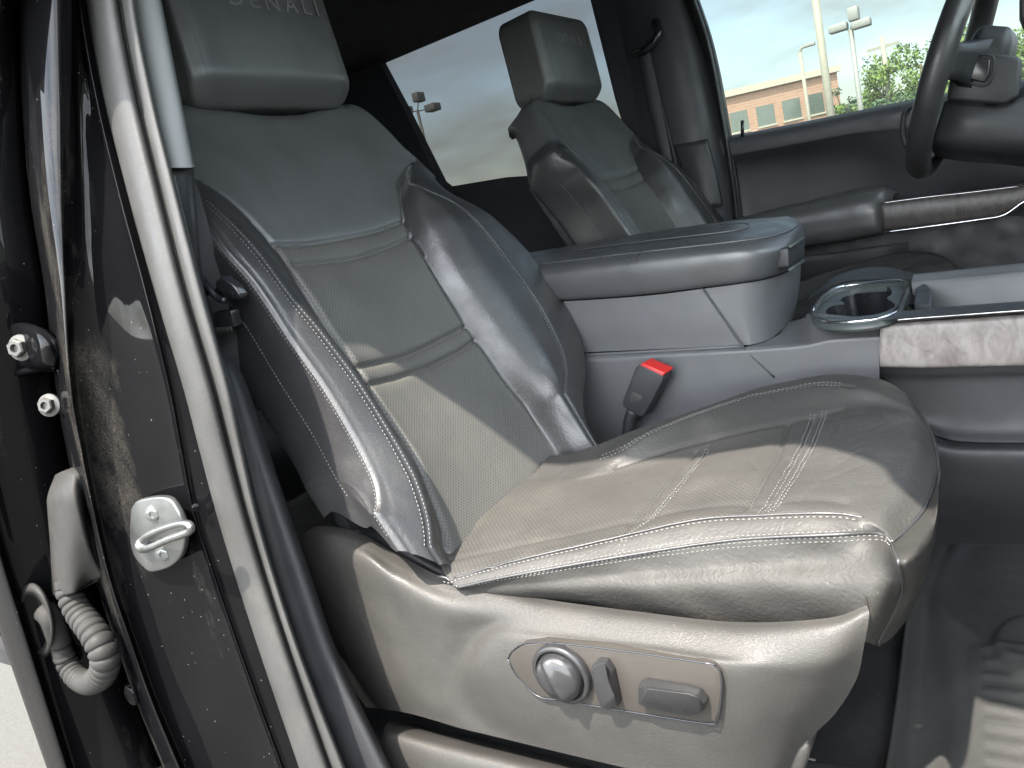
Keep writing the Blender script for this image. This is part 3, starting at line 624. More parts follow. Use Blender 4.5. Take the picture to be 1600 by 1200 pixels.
def filler():
    # added dark sheet, reads as the shade in the gap between backrest and cushion
    A = [[PY(540, 824, .634), PY(600, 852, .632), PY(650, 882, .630), PY(700, 908, .628), PY(742, 918, .625)], [PY(545, 800, .665), PY(602, 830, .665), PY(655, 858, .665), PY(705, 880, .665), PY(750, 884, .66)], [PY(560, 770, .76), PY(615, 800, .76), PY(668, 822, .76), PY(716, 838, .76), PY(780, 830, .74)]]
    netobj('dark_gap_fill', A, M_PLD, seat, 4, 4, thick=.02)
filler()
def seat_base():
    """grained plastic shield on the door side of the seat, with the switch panel let into it"""
    xs = [470, 500, 560, 620, 690, 760, 850, 1000, 1150, 1290, 1356]
    r0 = [(472, 835, .622), (500, 822, .622), (560, 832, .622), (622, 866, .620), (690, 901, .612), (762, 917, .610), (850, 936, .614), (1000, 956, .612), (1150, 972, .612), (1290, 966, .612), (1354, 946, .614)]
    r1 = [(476, 860, .610), (508, 842, .604), (562, 852, .600), (620, 886, .598), (690, 920, .598), (762, 932, .598), (850, 950, .596), (1000, 970, .594), (1150, 987, .594), (1290, 984, .596), (1358, 962, .606)]
    r2 = [(482, 900, .604), (520, 880, .592), (575, 880, .583), (628, 915, .583), (690, 948, .583), (772, 962, .586), (832, 980, .579), (1000, 1003, .576), (1150, 1024, .576), (1280, 1032, .586), (1350, 1010, .606)]
    r3 = [(500, 960, .612), (540, 950, .598), (590, 940, .584), (640, 965, .583), (688, 990, .585), (745, 990, .587), (792, 1000, .569), (1000, 1022, .566), (1130, 1043, .566), (1255, 1068, .588), (1338, 1062, .618)]
    r4 = [(520, 1010, .622), (556, 1010, .606), (605, 1000, .587), (650, 1020, .586), (680, 1040, .586), (716, 1045, .588), (764, 1052, .566), (1000, 1075, .566), (1130, 1090, .566), (1235, 1105, .590), (1305, 1115, .628)]
    r5 = [(545, 1065, .630), (580, 1065, .610), (620, 1060, .592), (660, 1075, .588), (690, 1090, .588), (728, 1098, .588), (800, 1108, .571), (1000, 1135, .569), (1125, 1148, .569), (1215, 1148, .592), (1268, 1155, .630)]
    r6 = [(572, 1105, .630), (600, 1108, .614), (640, 1115, .600), (680, 1126, .594), (720, 1138, .590), (770, 1150, .587), (860, 1172, .584), (1000, 1205, .582), (1120, 1230, .582), (1190, 1235, .596), (1235, 1225, .630)]
    C_ = [[PY(*p) for p in r] for r in (r0, r1, r2, r3, r4, r5, r6)]
    G = net(C_, 12, 12)
    V, Fc = grid_vf(G); bt = G[-1]+np.array([0, .012, -.004]); bt2 = G[-1]+np.array([0, .05, -.004])
    o = link('side_shield', V, Fc, M_PLA, seat)
    e = np.array([G[-1], bt, bt2]); link('shield_edge', *grid_vf(e), M_PLD, o)
    e = np.array([G[:, -1], G[:, -1]+np.array([-.01, .04, 0]), G[:, -1]+np.array([-.02, .12, 0])]); link('shield_front', *grid_vf(e), M_PLA, o)
    # ---- bezel
    base = .5605
    pts = [(793, 1030), (800, 1018), (818, 1006), (850, 1004), (950, 1014), (1100, 1036), (1116, 1040), (1126, 1052), (1128, 1075), (1124, 1112), (1118, 1128), (1105, 1131), (1000, 1115), (880, 1095), (845, 1090), (825, 1076), (806, 1055)]
    outl = [PY(x, y, base) for x, y in pts]
    bz = bevelobj('switch_bezel', prism(outl, (0, .012, 0)), M_SWP, seat, .0018, 3)
    ring = cr1(outl+[outl[0]], 3); tubeobj('bezel_rim', ring+np.array([0, .0002, 0]), .0008, M_PLD2, bz, 6)
    # lumbar knob: ring and split dome
    c = PY(880, 1050, base); 
    def disc(cx, prof, ns=48):
        V = []; Fc = []
        for k, (r_, h_) in enumerate(prof):
            for i in range(ns):
                a_ = 2*math.pi*i/ns; V.append(np.array(cx)+np.array([math.cos(a_)*r_, -h_, math.sin(a_)*r_]))
        for k in range(len(prof)-1):
            for i in range(ns): Fc.append((k*ns+i, k*ns+(i+1) % ns, (k+1)*ns+(i+1) % ns, (k+1)*ns+i))
        Fc.append(tuple((len(prof)-1)*ns+i for i in range(ns))); return V, Fc
    kn = link('lumbar_switch', *disc(c, [(.0325, -.002), (.0325, .004), (.0318, .0065), (.0298, .0080), (.0275, .0078), (.0262, .0055), (.0258, .003)]), M_SWI, seat, autos=50); fixn(kn)
    V, Fc = disc(c, [(.0250, .002), (.0250, .008), (.0240, .0125), (.0210, .0160), (.0150, .0185), (.0080, .0195), (.0020, .0198)])
    # pinch ridge across the dome
    V = [p+np.array([0, -.0035*math.exp(-((((p-c)[0])*.93+((p-c)[2])*.36)/.0040)**2)*(1 if (c[1]-p[1]) > .010 else 0)
                     +.0032*math.exp(-((((p-c)[0])*.93+((p-c)[2])*.36+.0085)/.0042)**2)*(1 if (c[1]-p[1]) > .010 else 0), 0]) for p in V]
    dm = link('knob', V, Fc, M_SWI, kn); fixn(dm)
    def lever(name, poly, h, parent, ridge):
        A_ = [PY(x, y, base) for x, y in poly]; n_ = len(A_); cc = np.mean(A_, 0)
        V = []
        for k, (sc_, hh) in enumerate(((1.0, 0), (1.02, h*.35), (.97, h*.62))): V += [cc+(p-cc)*sc_+np.array([0, -hh, 0]) for p in A_]
        R_ = [PY(x, y, base-h) for x, y in ridge]
        V += R_
        Fc = []
        for k in range(2):
            for i in range(n_): Fc.append((k*n_+i, k*n_+(i+1) % n_, (k+1)*n_+(i+1) % n_, (k+1)*n_+i))
        o2 = 2*n_; m0 = len(V)-len(R_)
        for i in range(n_):
            a_, b_ = V[o2+i], V[o2+(i+1) % n_]
            ka = int(np.argmin([np.linalg.norm(a_-q) for q in R_])); kb = int(np.argmin([np.linalg.norm(b_-q) for q in R_]))
            Fc.append((o2+i, o2+(i+1) % n_, m0+kb, m0+ka) if ka != kb else (o2+i, o2+(i+1) % n_, m0+ka))
        Fc.append(tuple(range(n_))[::-1])
        return bevelobj(name, (V, Fc), M_SWI, parent, .0012, 3, autos=35)
    lever('recline_switch', [(930, 1035), (938, 1026), (952, 1027), (962, 1042), (970, 1080), (972, 1094), (958, 1100), (946, 1098), (936, 1070)], .017, seat, [(945, 1034), (950, 1064), (960, 1088)])
    lever('seat_position_switch', [(1004, 1062), (1012, 1058), (1075, 1068), (1096, 1074), (1108, 1088), (1104, 1100), (1085, 1107), (1020, 1096), (1004, 1088)], .020, seat, [(1012, 1076), (1076, 1084), (1094, 1090)])
    # lower slide rail cover
    a = [(596, 1160, .60), (610, 1138, .60), (700, 1158, .60), (860, 1195, .60), (1010, 1232, .60)]
    b = [(592, 1185, .575), (615, 1165, .572), (700, 1186, .572), (860, 1222, .572), (1010, 1262, .572)]
    d = [(600, 1260, .580), (625, 1260, .572), (700, 1270, .572), (860, 1290, .572), (1010, 1320, .572)]
    a0 = [(600, 1150, .66), (614, 1126, .66), (704, 1146, .66), (864, 1182, .66), (1014, 1222, .66)]
    netobj('rail_cover', [[PY(*p) for p in r] for r in (a0, a, b, d)], M_PLA, seat, 8, 6)
    # seat frame in the gap, riser foot
    link('seat_frame', *box((-.50, .86, .93), (.40, .40, .06)), M_PLD, seat, False)
    ft = [PY(1170, 1195, .62), PY(1262, 1160, .62), PY(1266, 1180, .62), PY(1240, 1250, .62), PY(1160, 1260, .62)]
    bevelobj('front_foot', prism(ft, (0, .05, 0)), M_PLA, seat, .006)
seat_base()

# ================================================================== DRIVER SEAT (same seat, one place over)
def copy_tree(o, parent=None, loc=None):
    c = o.copy(); COL.objects.link(c)
    if parent is not None: c.parent = parent
    if loc is not None: c.location = loc
    ORG[c] = ORG.get(o, np.zeros(3))
    for ch in list(o.children): copy_tree(ch, c)
    return c
d = copy_tree(seat, None, (-.45-.015, .84+.985, .80+.02))
d['label'] = 'black leather driver seat behind the console armrest, its headrest against the rear window'

# ================================================================== CAB BODY
YS = [-300, -150, 0, 150, 300, 450, 600, 700, 800, 900, 1000, 1100, 1200, 1320]
def ln(dct):
    k = sorted(dct); v = [dct[i] for i in k]; o_ = []
    for y in YS:
        if y < k[0]: o_.append(v[0]+(v[1]-v[0])/(k[1]-k[0])*(y-k[0]))
        elif y > k[-1]: o_.append(v[-1]+(v[-1]-v[-2])/(k[-1]-k[-2])*(y-k[-1]))
        else: o_.append(float(pchip(k, v, np.array([y]))[0]))
    return np.array(o_)
SLn = ln({-300: 118, -150: 122, 0: 133, 150: 160, 300: 197, 400: 224, 600: 283, 800: 336, 1000: 398, 1200: 466})
GRn = ln({-300: 172, -150: 176, 0: 186, 150: 214, 300: 250, 400: 274, 600: 332, 800: 384, 1000: 446, 1200: 516})
LRn = ln({-300: 198, -150: 203, 0: 212, 150: 240, 300: 277, 400: 302, 600: 358, 800: 402, 1000: 463, 1200: 540})
En = ln({0: 103, 300: 104, 450: 107, 600: 114, 700: 130, 800: 150, 900: 174, 1000: 207, 1100: 243, 1200: 285})
E2n = ln({0: 44, 150: 50, 300: 62, 450: 86, 600: 102, 700: 119, 800: 140, 900: 163, 1000: 195, 1100: 230, 1200: 270})
D1n = ln({300: -130, 600: -70, 867: 0, 1000: 41, 1200: 104})
D0n = ln({300: -175, 600: -115, 983: 0, 1200: 75})
pillar = thing('door_pillar', 'glossy black dusty door pillar of the cab, between the rear door edge and the front seat', 'door pillar', (-.8, .48, .8))
def colpts(px, Yd): 
    Yd = np.broadcast_to(Yd, (len(YS),))+.045*smooth01((560-np.array(YS))/560); return [PY(x, y, yy) for x, y, yy in zip(px, YS, Yd)]
def pillar_body():
    tk = np.array([(y+300)/1620 for y in YS])
    F1 = SLn-np.interp(YS, [0, 500, 800, 1200], [10, 14, 34, 26])          # flange crease
    W_ = En-SLn
    cols = [colpts(SLn+14, .494), colpts(SLn+2, .486), colpts(F1+6, .479), colpts(F1, .474), colpts(F1-7, .478),
            colpts(SLn+W_*.42, .476), colpts(SLn+W_*.72, .466), colpts(En+10, .452), colpts(En, .444), colpts(En*.72+E2n*.28, .436), colpts(En*.3+E2n*.7, .437),
            colpts(E2n-2, .446), colpts(E2n-10, .462), colpts(E2n-16, .50), colpts(E2n-18, .56)]
    A = np.swapaxes(np.array(cols), 0, 1)[:, ::-1]
    G = net(A, 8, 6); V, Fc = grid_vf(G)
    o = link('pillar_panel', V, Fc, M_PNT, pillar)
    return o
pil = pillar_body()
def seal():
    def band(c, half, Yc, rad, k=9):
        cols = []
        for a_ in np.linspace(-90, 90, k):
            cols.append(colpts(c+half*math.sin(R(a_)), Yc-rad*math.cos(R(a_))))
        return cols
    c1 = band((SLn+GRn)/2, (GRn-SLn)/2-1, .487, .016)
    c2 = band((GRn+LRn)/2+1, (LRn-GRn)/2-1, .490, .011, 7)
    A = np.swapaxes(np.array(c1+c2), 0, 1)[:, ::-1]
    rng = np.random.RandomState(5)
    G = net(A, 10, 2)
    V, Fc = grid_vf(G); link('weatherstrip', V, Fc, M_RUB, pillar)
seal()
def trims():
    ys = np.array(YS, float)
    up = [i for i, y in enumerate(YS) if y <= 300]
    # light grey upper trim
    rows = []
    for y in (-300, -150, 0, 130, 200, 262):
        l = np.interp(y, YS, LRn)-6; r_ = np.interp(y, [-300, 0, 262], [190, 252, 304])
        dy = .045*smooth01((560-y)/560)
        rows.append([PY(l-8, y, .50+dy), PY(l+6, y, .500+dy), PY((l+r_)/2, y, .506+dy), PY(r_-7, y, .516+dy), PY(r_-1, y, .526+dy), PY(r_, y, .55+dy)])
    o = netobj('upper_trim', rows, M_TRL, pillar, 6, 5)
    e = np.array(rows[-1]); link('trim_edge', *grid_vf(np.array([e, e+np.array([0, .01, .002])])), M_TRL, o)
    # dark lower trim
    rows = []
    R_ = {262: 303, 300: 305, 350: 309, 430: 316, 500: 332, 545: 340, 575: 372, 620: 393, 740: 432, 880: 480, 1030: 532, 1180: 603, 1320: 670}
    for y in sorted(R_):
        l = np.interp(y, YS, LRn)-6; r_ = R_[y]; dp = np.interp(y, [262, 500, 600, 1200], [.55, .56, .565, .56])
        dy = .045*smooth01((560-y)/560)
        rows.append([PY(l-8, y, .505+dy), PY(l+6, y, .506+dy), PY(l*.6+r_*.4, y, .514+dy), PY(r_-10, y, .526+dy), PY(r_-1, y, max(dp, .54+dy)), PY(r_, y, dp+.06)])
    netobj('lower_trim', rows, M_PLD, pillar, 6, 5)
trims()
def rear_door_edge():
    t = thing('rear_door', 'closed black rear door whose dusty front edge shows at the far left', 'car door', (-1.2, .44, .7))
    cols = [colpts(E2n-6, .57), colpts(E2n-14, .53), colpts(E2n-24, .505), colpts((E2n*.6+D1n*.4), .468), colpts(E2n*.3+D1n*.7, .438), colpts(D1n+13, .418), colpts(D1n+5, .408), colpts(D1n, .400), colpts(D1n-8, .400), colpts(D1n*.4+D0n*.6, .408), colpts(D0n, .425), colpts(D0n-2, .46)]
    A = np.swapaxes(np.array(cols), 0, 1)[:, ::-1]
    V, Fc = grid_vf(net(A, 8, 6)); o = link('door_shell', V, Fc, M_PNT, t)
    # outer skin and inner panel running back along the body
    E0 = np.array(colpts(D0n-2, .48))
    back_ = E0.copy(); back_[:, 0] = -2.0; back_[:, 1] = .43
    # a solid door leaf behind the visible edge
    prof = [(p[0]-.005, .485, p[2]) for p in E0 if 1.12 < p[2] < 1.52]
    poly = prof+[(-2.0, .485, min(q[2] for q in prof)), (-2.0, .485, max(q[2] for q in prof))]
    bevelobj('inner_panel', prism(poly, (0, .05, 0)), M_PLD, t, 0)
    link('window', *box((-1.55, .50, 1.72), (.95, .006, .42)), M_TNT, t, False)
    # small horizontal seam with drain lip at hinge height
    P = [PY(-40, 600, .470), PY(0, 590, .468), PY(50, 578, .466), PY(88, 574, .462), PY(98, 590, .462), PY(104, 650, .460)]
    tubeobj('pressed_lip', cr1(P, 5), .0045, M_PNT, o, 10)
    return t
rdoor = rear_door_edge()
def bolt(name, c, nrm, r, parent, mat=M_PNT, hs=1.0):
    nrm = np.array(nrm, float); nrm /= np.linalg.norm(nrm); u = np.cross(nrm, [0, 0, 1]); u /= np.linalg.norm(u); v = np.cross(nrm, u)
    V = []; Fc = []
    prof = [(1.55, 0, 1), (1.5, .25, 1), (1.1, .35, 1), (1.0, .4, 0), (1.0, 1.05, 0), (.85, 1.2, 0), (.5, 1.2, 1), (.42, .75, 1), (.1, .75, 1)]
    for k, (q, h, rd) in enumerate(prof):
        for i in range(24):
            a_ = 2*math.pi*i/24; hx = 1 if rd else 1/max(math.cos(((a_+math.pi/6) % (math.pi/3))-math.pi/6), .1)*.93
            V.append(c+nrm*h*r*hs+(u*math.cos(a_)+v*math.sin(a_))*q*r*hx)
    for k in range(len(prof)-1):
        for i in range(24): Fc.append((k*24+i, k*24+(i+1) % 24, (k+1)*24+(i+1) % 24, (k+1)*24+i))
    Fc.append(tuple((len(prof)-1)*24+i for i in range(24)))
    return fixn(link(name, V, Fc, mat, parent, autos=35))
def hinge():
    rows = [[(8, 512, .475), (30, 505, .462), (58, 512, .452), (82, 530, .449), (94, 556, .452)],
            [(16, 520, .468), (34, 516, .453), (54, 524, .443), (72, 540, .440), (86, 562, .446)],
            [(30, 560, .462), (40, 562, .452), (54, 566, .445), (68, 570, .443), (84, 574, .448)],
            [(26, 574, .475), (40, 577, .468), (54, 578, .460), (68, 580, .458), (86, 582, .460)]]
    t = netobj('hinge', [[PY(*p) for p in r] for r in rows], M_PNT, rdoor, 6, 6, thick=.006)
    bolt('bolt', PY(34, 543, .448), (.5, -1, .1), .0105, t, M_STL)
    return t
hinge()
bolt('bolt', PY(78, 633, .462), (.6, -1, .2), .0095, rdoor, M_STL)
pc = PY(206, 1085, .458); pv = []; pf = []
for k_, (r_, h_) in enumerate(((.017, 0), (.0165, .003), (.013, .0045), (.011, .0035), (.006, .006), (.001, .0068))):
    for i_ in range(24): pv.append(pc+np.array([math.cos(math.pi*i_/12)*r_*.75, -h_, math.sin(math.pi*i_/12)*r_]))
for k_ in range(5):
    for i_ in range(24): pf.append((k_*24+i_, k_*24+(i_+1) % 24, (k_+1)*24+(i_+1) % 24, (k_+1)*24+i_))
fixn(link('rubber_plug', pv, pf, M_PNT, pillar))
bolt('stud', PY(306, 793, .470), (.6, -1, .1), .0030, pillar, M_PNT)

def boot():
    t = thing('wiring_boot', 'grey ribbed rubber wiring boot looping between rear door and pillar', 'rubber boot', (-1.0, .44, 1.0))
    # flat moulded head
    rows = [[(86, 742, .462), (100, 736, .450), (114, 742, .444), (126, 762, .446), (134, 800, .452)],
            [(74, 775, .455), (86, 772, .436), (104, 772, .430), (124, 790, .434), (140, 830, .448)],
            [(74, 800, .452), (88, 800, .432), (108, 805, .427), (130, 830, .432), (148, 870, .446)],
            [(78, 850, .450), (92, 850, .430), (110, 852, .425), (134, 870, .434), (158, 900, .448)],
            [(80, 900, .450), (92, 900, .430), (106, 902, .424), (124, 904, .430), (140, 908, .446)],
            [(80, 930, .450), (90, 932, .430), (104, 930, .424), (118, 926, .428), (130, 920, .446)]]
    netobj('boot_head', [[PY(*p) for p in r] for r in rows], M_BOOT, t, 8, 8, thick=.03)
    P = [PY(104, 905, .440), PY(110, 930, .436), PY(124, 958, .432), PY(143, 983, .427), PY(158, 1008, .423), PY(165, 1034, .421), PY(158, 1056, .422), PY(140, 1066, .426), PY(120, 1058, .430), PY(106, 1038, .434), PY(97, 1016, .434), PY(90, 998, .434)]
    C = cr1(P, 32); d_ = np.concatenate([[0], np.cumsum(np.linalg.norm(np.diff(C, axis=0), axis=1))]); Lh = d_[-1]
    rr = []
    nr_ = 30
    for q in d_:
        u_ = q/Lh; base = .0158+.0026*math.sin(min(1, u_*1.3)*math.pi)-.002*max(0, u_-.7)/.3
        fr_ = (u_*nr_) % 1.0; rib = math.sqrt(max(0, 1-(2*fr_-1)**2))**.9; rr.append(base-.0042+.0044*rib if .03 < u_ < .93 else base-.001)
    v, f = tube(C, rr, 28); link('ribbed_tube', v, f, M_BOOT, t)
    P = [PY(94, 1005, .434), PY(88, 985, .432), PY(80, 965, .430), PY(70, 955, .430)]
    tubeobj('lower_neck', cr1(P, 5), [.015]*16, M_BOOT, t, 20)
    # oval base on the door
    oc = [(60, 968)]; V = []; Fc = []
    el = []
    for k, (sc, yy) in enumerate(((1.0, .436), (.98, .422), (.86, .416), (.72, .421), (.60, .431), (.3, .434))):
        for i in range(32):
            a_ = 2*math.pi*i/32; x = 57+28*math.cos(a_)*sc+(8*math.sin(a_)*sc); y = 970+60*math.sin(a_)*sc; V.append(PY(x, y, yy))
    for k in range(5):
        for i in range(32): Fc.append((k*32+i, k*32+(i+1) % 32, (k+1)*32+(i+1) % 32, (k+1)*32+i))
    Fc.append(tuple(5*32+i for i in range(32)))
    fixn(link('boot_base', V, Fc, M_BOOT, t))
boot()

def striker():
    t = thing('door_striker', 'shiny zinc door striker plate with a wire loop on the black pillar', 'door striker', (-.9, .46, 1.18))
    yb = .458
    pts = [(204, 795), (213, 783), (240, 777), (258, 778), (269, 786), (283, 811), (288, 838), (283, 867), (267, 885), (242, 894), (227, 890), (208, 867), (202, 838)]
    A_ = cr1([PY(x, y, yb) for x, y in pts]+[PY(*pts[0], yb)], 3)[:-1]
    bevelobj('plate', prism(list(A_), (0, .008, 0)), M_ZNC, t, .0022, 3)
    for (x, y) in ((240, 803), (256, 866)):
        s_ = bolt('screw', PY(x, y, yb-.0005), (.45, -1, 0), .0075, t, M_ZNC, .38)
    P = [PY(222, 846, yb), PY(224, 843, yb-.010), PY(232, 836, yb-.020), PY(255, 826, yb-.026), PY(282, 818, yb-.030), PY(296, 820, yb-.032), PY(297, 829, yb-.032), PY(285, 835, yb-.030), PY(262, 843, yb-.024), PY(240, 853, yb-.016), PY(230, 856, yb-.008), PY(228, 858, yb)]
    tubeobj('loop', cr1(P, 8), .0042, M_ZNC, t, 14)
    v, f = tube([PY(225, 851, yb+.001), PY(225, 851, yb-.006)], [.0105, .0085], 20); link('loop_collar', v, f, M_ZNC, t)
striker()

# ---- roof, rails, floor, rear wall: the rest of the cab, seen only in slivers but casting the shade
body = thing('truck_cab', 'dark cab interior shell of roof, rear wall and far pillars around the seats', 'truck cab', (-.9, 1.3, .78))
rail = [(-.73, 1.80), (-.722, 1.86), (-.705, 1.90), (-.67, 1.925), (-.62, 1.935), (-.50, 1.915), (-.37, 1.918), (-.25, 1.935), (-.19, 1.885), (-.127, 1.785), (-.09, 1.676), (.05, 1.60), (.6, 1.36)]  # unseen; lower edge shaped to cast the shade line across the seat
outer = [(-1.05, 1.775), (-1.05, 1.90), (-1.05, 2.12), (-.95, 2.12), (-.8, 2.12), (-.6, 2.12), (-.45, 2.12), (-.25, 2.12), (-.10, 2.12), (.08, 2.12), (.30, 2.10), (.5, 1.9), (.75, 1.40)]
A = [[(x, .47, z) for x, z in rail], [(x, .45, z) for x, z in outer]]
G = net(A, 3, 6, lin_r=True); V, Fc = shell(G, .04, (0, -1, 0)); fixn(link('roof_rail', V, Fc, M_PNT, body))
bevelobj('roof_panel', box((-.92, 1.32, 2.085), (2.5, 1.72, .05)), M_HEAD, body, .01)
bevelobj('rear_wall', box((-2.12, 1.39, 1.45), (.05, 1.52, 1.30)), M_HEAD, body, .01)
bevelobj('rear_rail', box((-1.55, .47, 1.99), (1.1, .06, .14)), M_PNT, body, .01)
bevelobj('rocker_sill', box((-.25, .47, .68), (1.9, .10, .16)), M_PNT, body, .02)
bevelobj('far_sill', box((-.7, 2.21, .96), (2.9, .04, .52)), M_PLD, body, .005)
bevelobj('firewall', box((.78, 1.3, 1.08), (.05, 1.72, .85)), M_PLD, body, .01)
link('windshield', [(.75, .52, 1.45), (.75, 2.1, 1.45), (.15, 2.05, 2.03), (.15, .56, 2.03)], [(0, 1, 2, 3)], M_WSH, body, False)
o = bevelobj('floor', box((-.72, 1.38, .755), (2.86, 1.50, .04)), M_CRP, None, .0, kind='structure')
dash = thing('dashboard', 'dark dashboard beyond the right edge of the picture', 'dashboard', (.5, 1.3, 1.2))
bevelobj('dash_body', box((.52, 1.3, 1.28), (.42, 1.6, .40)), M_PLD, dash, .08, 5)

# ================================================================== CENTRE CONSOLE
con = thing('center_console', 'charcoal center console with padded armrest lid, cup holders and wood trim', 'center console', (-.5, 1.25, .80))
def console():
    y0 = 1.14
    # armrest box side, curving round its front end
    rows = [[(700, 478, y0, 0), (860, 472, y0, 0), (1000, 463, y0, 0), (1100, 451, y0, 0), (1160, 443, 1.142, 0), (1200, 436, 1.165, 0), (1232, 424, 1.22, 0), (1250, 412, 1.32, 0), (1252, 404, 1.42, 0)],
            [(700, 520, y0-.004, 0), (880, 512, y0-.004, 0), (1020, 506, y0-.004, 0), (1125, 495, y0-.003, 0), (1168, 490, 1.142, 0), (1200, 484, 1.165, 0), (1228, 473, 1.22, 0), (1246, 458, 1.32, 0), (1250, 440, 1.42, 0)],
            [(700, 562, y0-.004, 0), (905, 551, y0-.004, 0), (1040, 545, y0-.004, 0), (1150, 540, y0-.003, 0), (1180, 537, 1.142, 0), (1205, 528, 1.165, 0), (1226, 512, 1.22, 0), (1240, 496, 1.32, 0), (1245, 470, 1.42, 0)]]
    netobj('armrest_box', [[PY(*p[:3]) for p in r] for r in rows], M_PLA2, con, 10, 10)
    # lower side, with the ledge that steps towards the cup holders
    rows = [[(700, 566, y0-.006), (912, 556, y0-.006), (1040, 549, y0-.006), (1160, 543, y0-.006), (1250, 537, y0-.006), (1300, 527, y0-.006), (1372, 522, y0-.006)],
            [(700, 572, y0-.012), (912, 562, y0-.012), (1040, 554, y0-.012), (1160, 548, y0-.012), (1250, 541, y0-.012), (1300, 531, y0-.012), (1374, 526, y0-.012)],
            [(700, 640, y0-.012), (920, 630, y0-.012), (1050, 610, y0-.012), (1170, 590, y0-.012), (1260, 580, y0-.012), (1310, 578, y0-.012), (1374, 575, y0-.012)],
            [(700, 900, y0-.006), (920, 860, y0-.006), (1050, 800, y0-.006), (1170, 760, y0-.006), (1260, 740, y0-.006), (1310, 730, y0-.006), (1376, 720, y0-.006)]]
    netobj('side_panel', [[PY(*p) for p in r] for r in rows], M_PLA2, con, 10, 8, lin_r=True)
    # seam running down the side panel
    P = [PY(1096, 449, y0-.0045), PY(1128, 495, y0-.0065), PY(1162, 543, y0-.010), PY(1210, 590, y0-.0135)]
    tubeobj('panel_seam', cr1(P, 8), .0014, M_PLD, con, 8)
    tubeobj('panel_edge', cr1([PY(905, 555, y0-.007), PY(1040, 548, y0-.007), PY(1160, 541, y0-.007)], 8), .0024, M_PLA2, con, 10)
    # ledge surface behind the side panel's top edge
    zl = [PY(1162, 543, y0-.006), PY(1250, 537, y0-.006), PY(1300, 527, y0-.006), PY(1374, 522, y0-.006)]
    A = [zl, [PY(1215, 524, 1.18), PY(1255, 520, 1.18), PY(1285, 508, 1.165), PY(1376, 508, 1.15)], [PY(1226, 505, 1.25), PY(1258, 496, 1.25), PY(1270, 490, 1.20), PY(1380, 499, 1.155)]]
    netobj('ledge', A, M_PLA2, con, 6, 6)
    # ---- armrest lid
    t_ = [(690, 442), (840, 420), (1000, 396), (1100, 383), (1170, 376), (1205, 374)]
    rows = [
        [(690, 474, 1.142), (862, 470, 1.142), (1000, 461, 1.142), (1100, 449, 1.142), (1160, 441, 1.144), (1200, 434, 1.166), (1232, 422, 1.22), (1250, 410, 1.32), (1252, 402, 1.42)],
        [(690, 470, 1.132), (860, 466, 1.132), (1000, 457, 1.132), (1100, 445, 1.132), (1164, 437, 1.134), (1206, 428, 1.160), (1238, 416, 1.218), (1254, 404, 1.32), (1256, 396, 1.42)],
        [(690, 446, 1.128), (848, 438, 1.128), (1000, 425, 1.128), (1100, 411, 1.128), (1168, 402, 1.130), (1214, 396, 1.158), (1242, 388, 1.218), (1256, 378, 1.32), (1257, 372, 1.42)],
        [(690, 438, 1.134), (842, 424, 1.134), (1000, 405, 1.134), (1100, 393, 1.134), (1164, 386, 1.136), (1208, 381, 1.162), (1240, 372, 1.220), (1254, 362, 1.32), (1255, 357, 1.42)],
        [(690, 430, 1.155), (838, 414, 1.155), (1000, 395, 1.150), (1100, 384, 1.150), (1158, 377, 1.152), (1200, 371, 1.172), (1232, 362, 1.225), (1248, 352, 1.32), (1250, 348, 1.41)],
        [(690, 426, 1.19), (838, 407, 1.19), (1000, 387, 1.18), (1100, 376, 1.18), (1150, 370, 1.18), (1188, 364, 1.195), (1218, 355, 1.235), (1238, 346, 1.32), (1244, 343, 1.40)],
        [(690, 420, 1.30), (838, 398, 1.30), (1000, 373, 1.29), (1085, 360, 1.29), (1125, 354, 1.29), (1160, 349, 1.29), (1190, 346, 1.30), (1215, 341, 1.33), (1230, 338, 1.38)],
        [(690, 416, 1.44), (838, 393, 1.44), (1000, 365, 1.44), (1080, 353, 1.44), (1110, 349, 1.44), (1140, 345, 1.44), (1165, 343, 1.44), (1190, 341, 1.44), (1215, 339, 1.44)]]
    C_ = [[PY(*p) for p in r] for r in rows]
    G = net(C_, 8, 10); V, Fc = grid_vf(G)
    lid = link('armrest_lid', V, Fc, M_LID, con)
    far = G[-1]; link('lid_far_side', *grid_vf(np.array([far, far+np.array([0, .02, -.02]), far+np.array([0, .02, -.12])])), M_SMO, lid)
    # seam bead round the lid top and an inner panel edge
    st = cr1([C_[4][i]+np.array([0, -.001, .001]) for i in range(0, 8)], 10)
    tubeobj('piping', st, .0018, M_LID, lid, 8)
    ip = [PY(900, 392, 1.24), PY(1000, 379, 1.22), PY(1090, 369, 1.215), PY(1145, 362, 1.22), PY(1168, 356, 1.24), PY(1165, 351, 1.28), PY(1125, 352, 1.31)]
    ip = [p+np.array([0, 0, .0015]) for p in ip]
    tubeobj('inset_seam', cr1(ip, 8), .0013, M_LID, lid, 8)
    # latch on the front end of the lid
    lt = [PX(1219, 386, -.282), PX(1244, 374, -.272), PX(1246, 408, -.272), PX(1222, 418, -.282)]
    a_ = [PY(1220, 388, 1.168), PY(1245, 374, 1.30), PY(1246, 404, 1.30), PY(1222, 418, 1.168)]
    off = np.array([.012, -.006, 0])
    bevelobj('latch', prism([p+off for p in a_], (-.02, .004, 0)), M_PLD, lid, .003)
    for q0, q1 in (((1221, 387), (1243, 375)), ((1221, 423), (1244, 409))):
        tubeobj('latch_trim', [PY(*q0, 1.163)+off*1.1, PY(*q1, 1.26)+off*1.1], .0026, M_CUP, lid, 8)
    # box top under the lid (hidden), rear post of the box
    bevelobj('box_core', box((-.60, 1.30, 1.10), (.50, .26, .36)), M_PLD, con, .02)
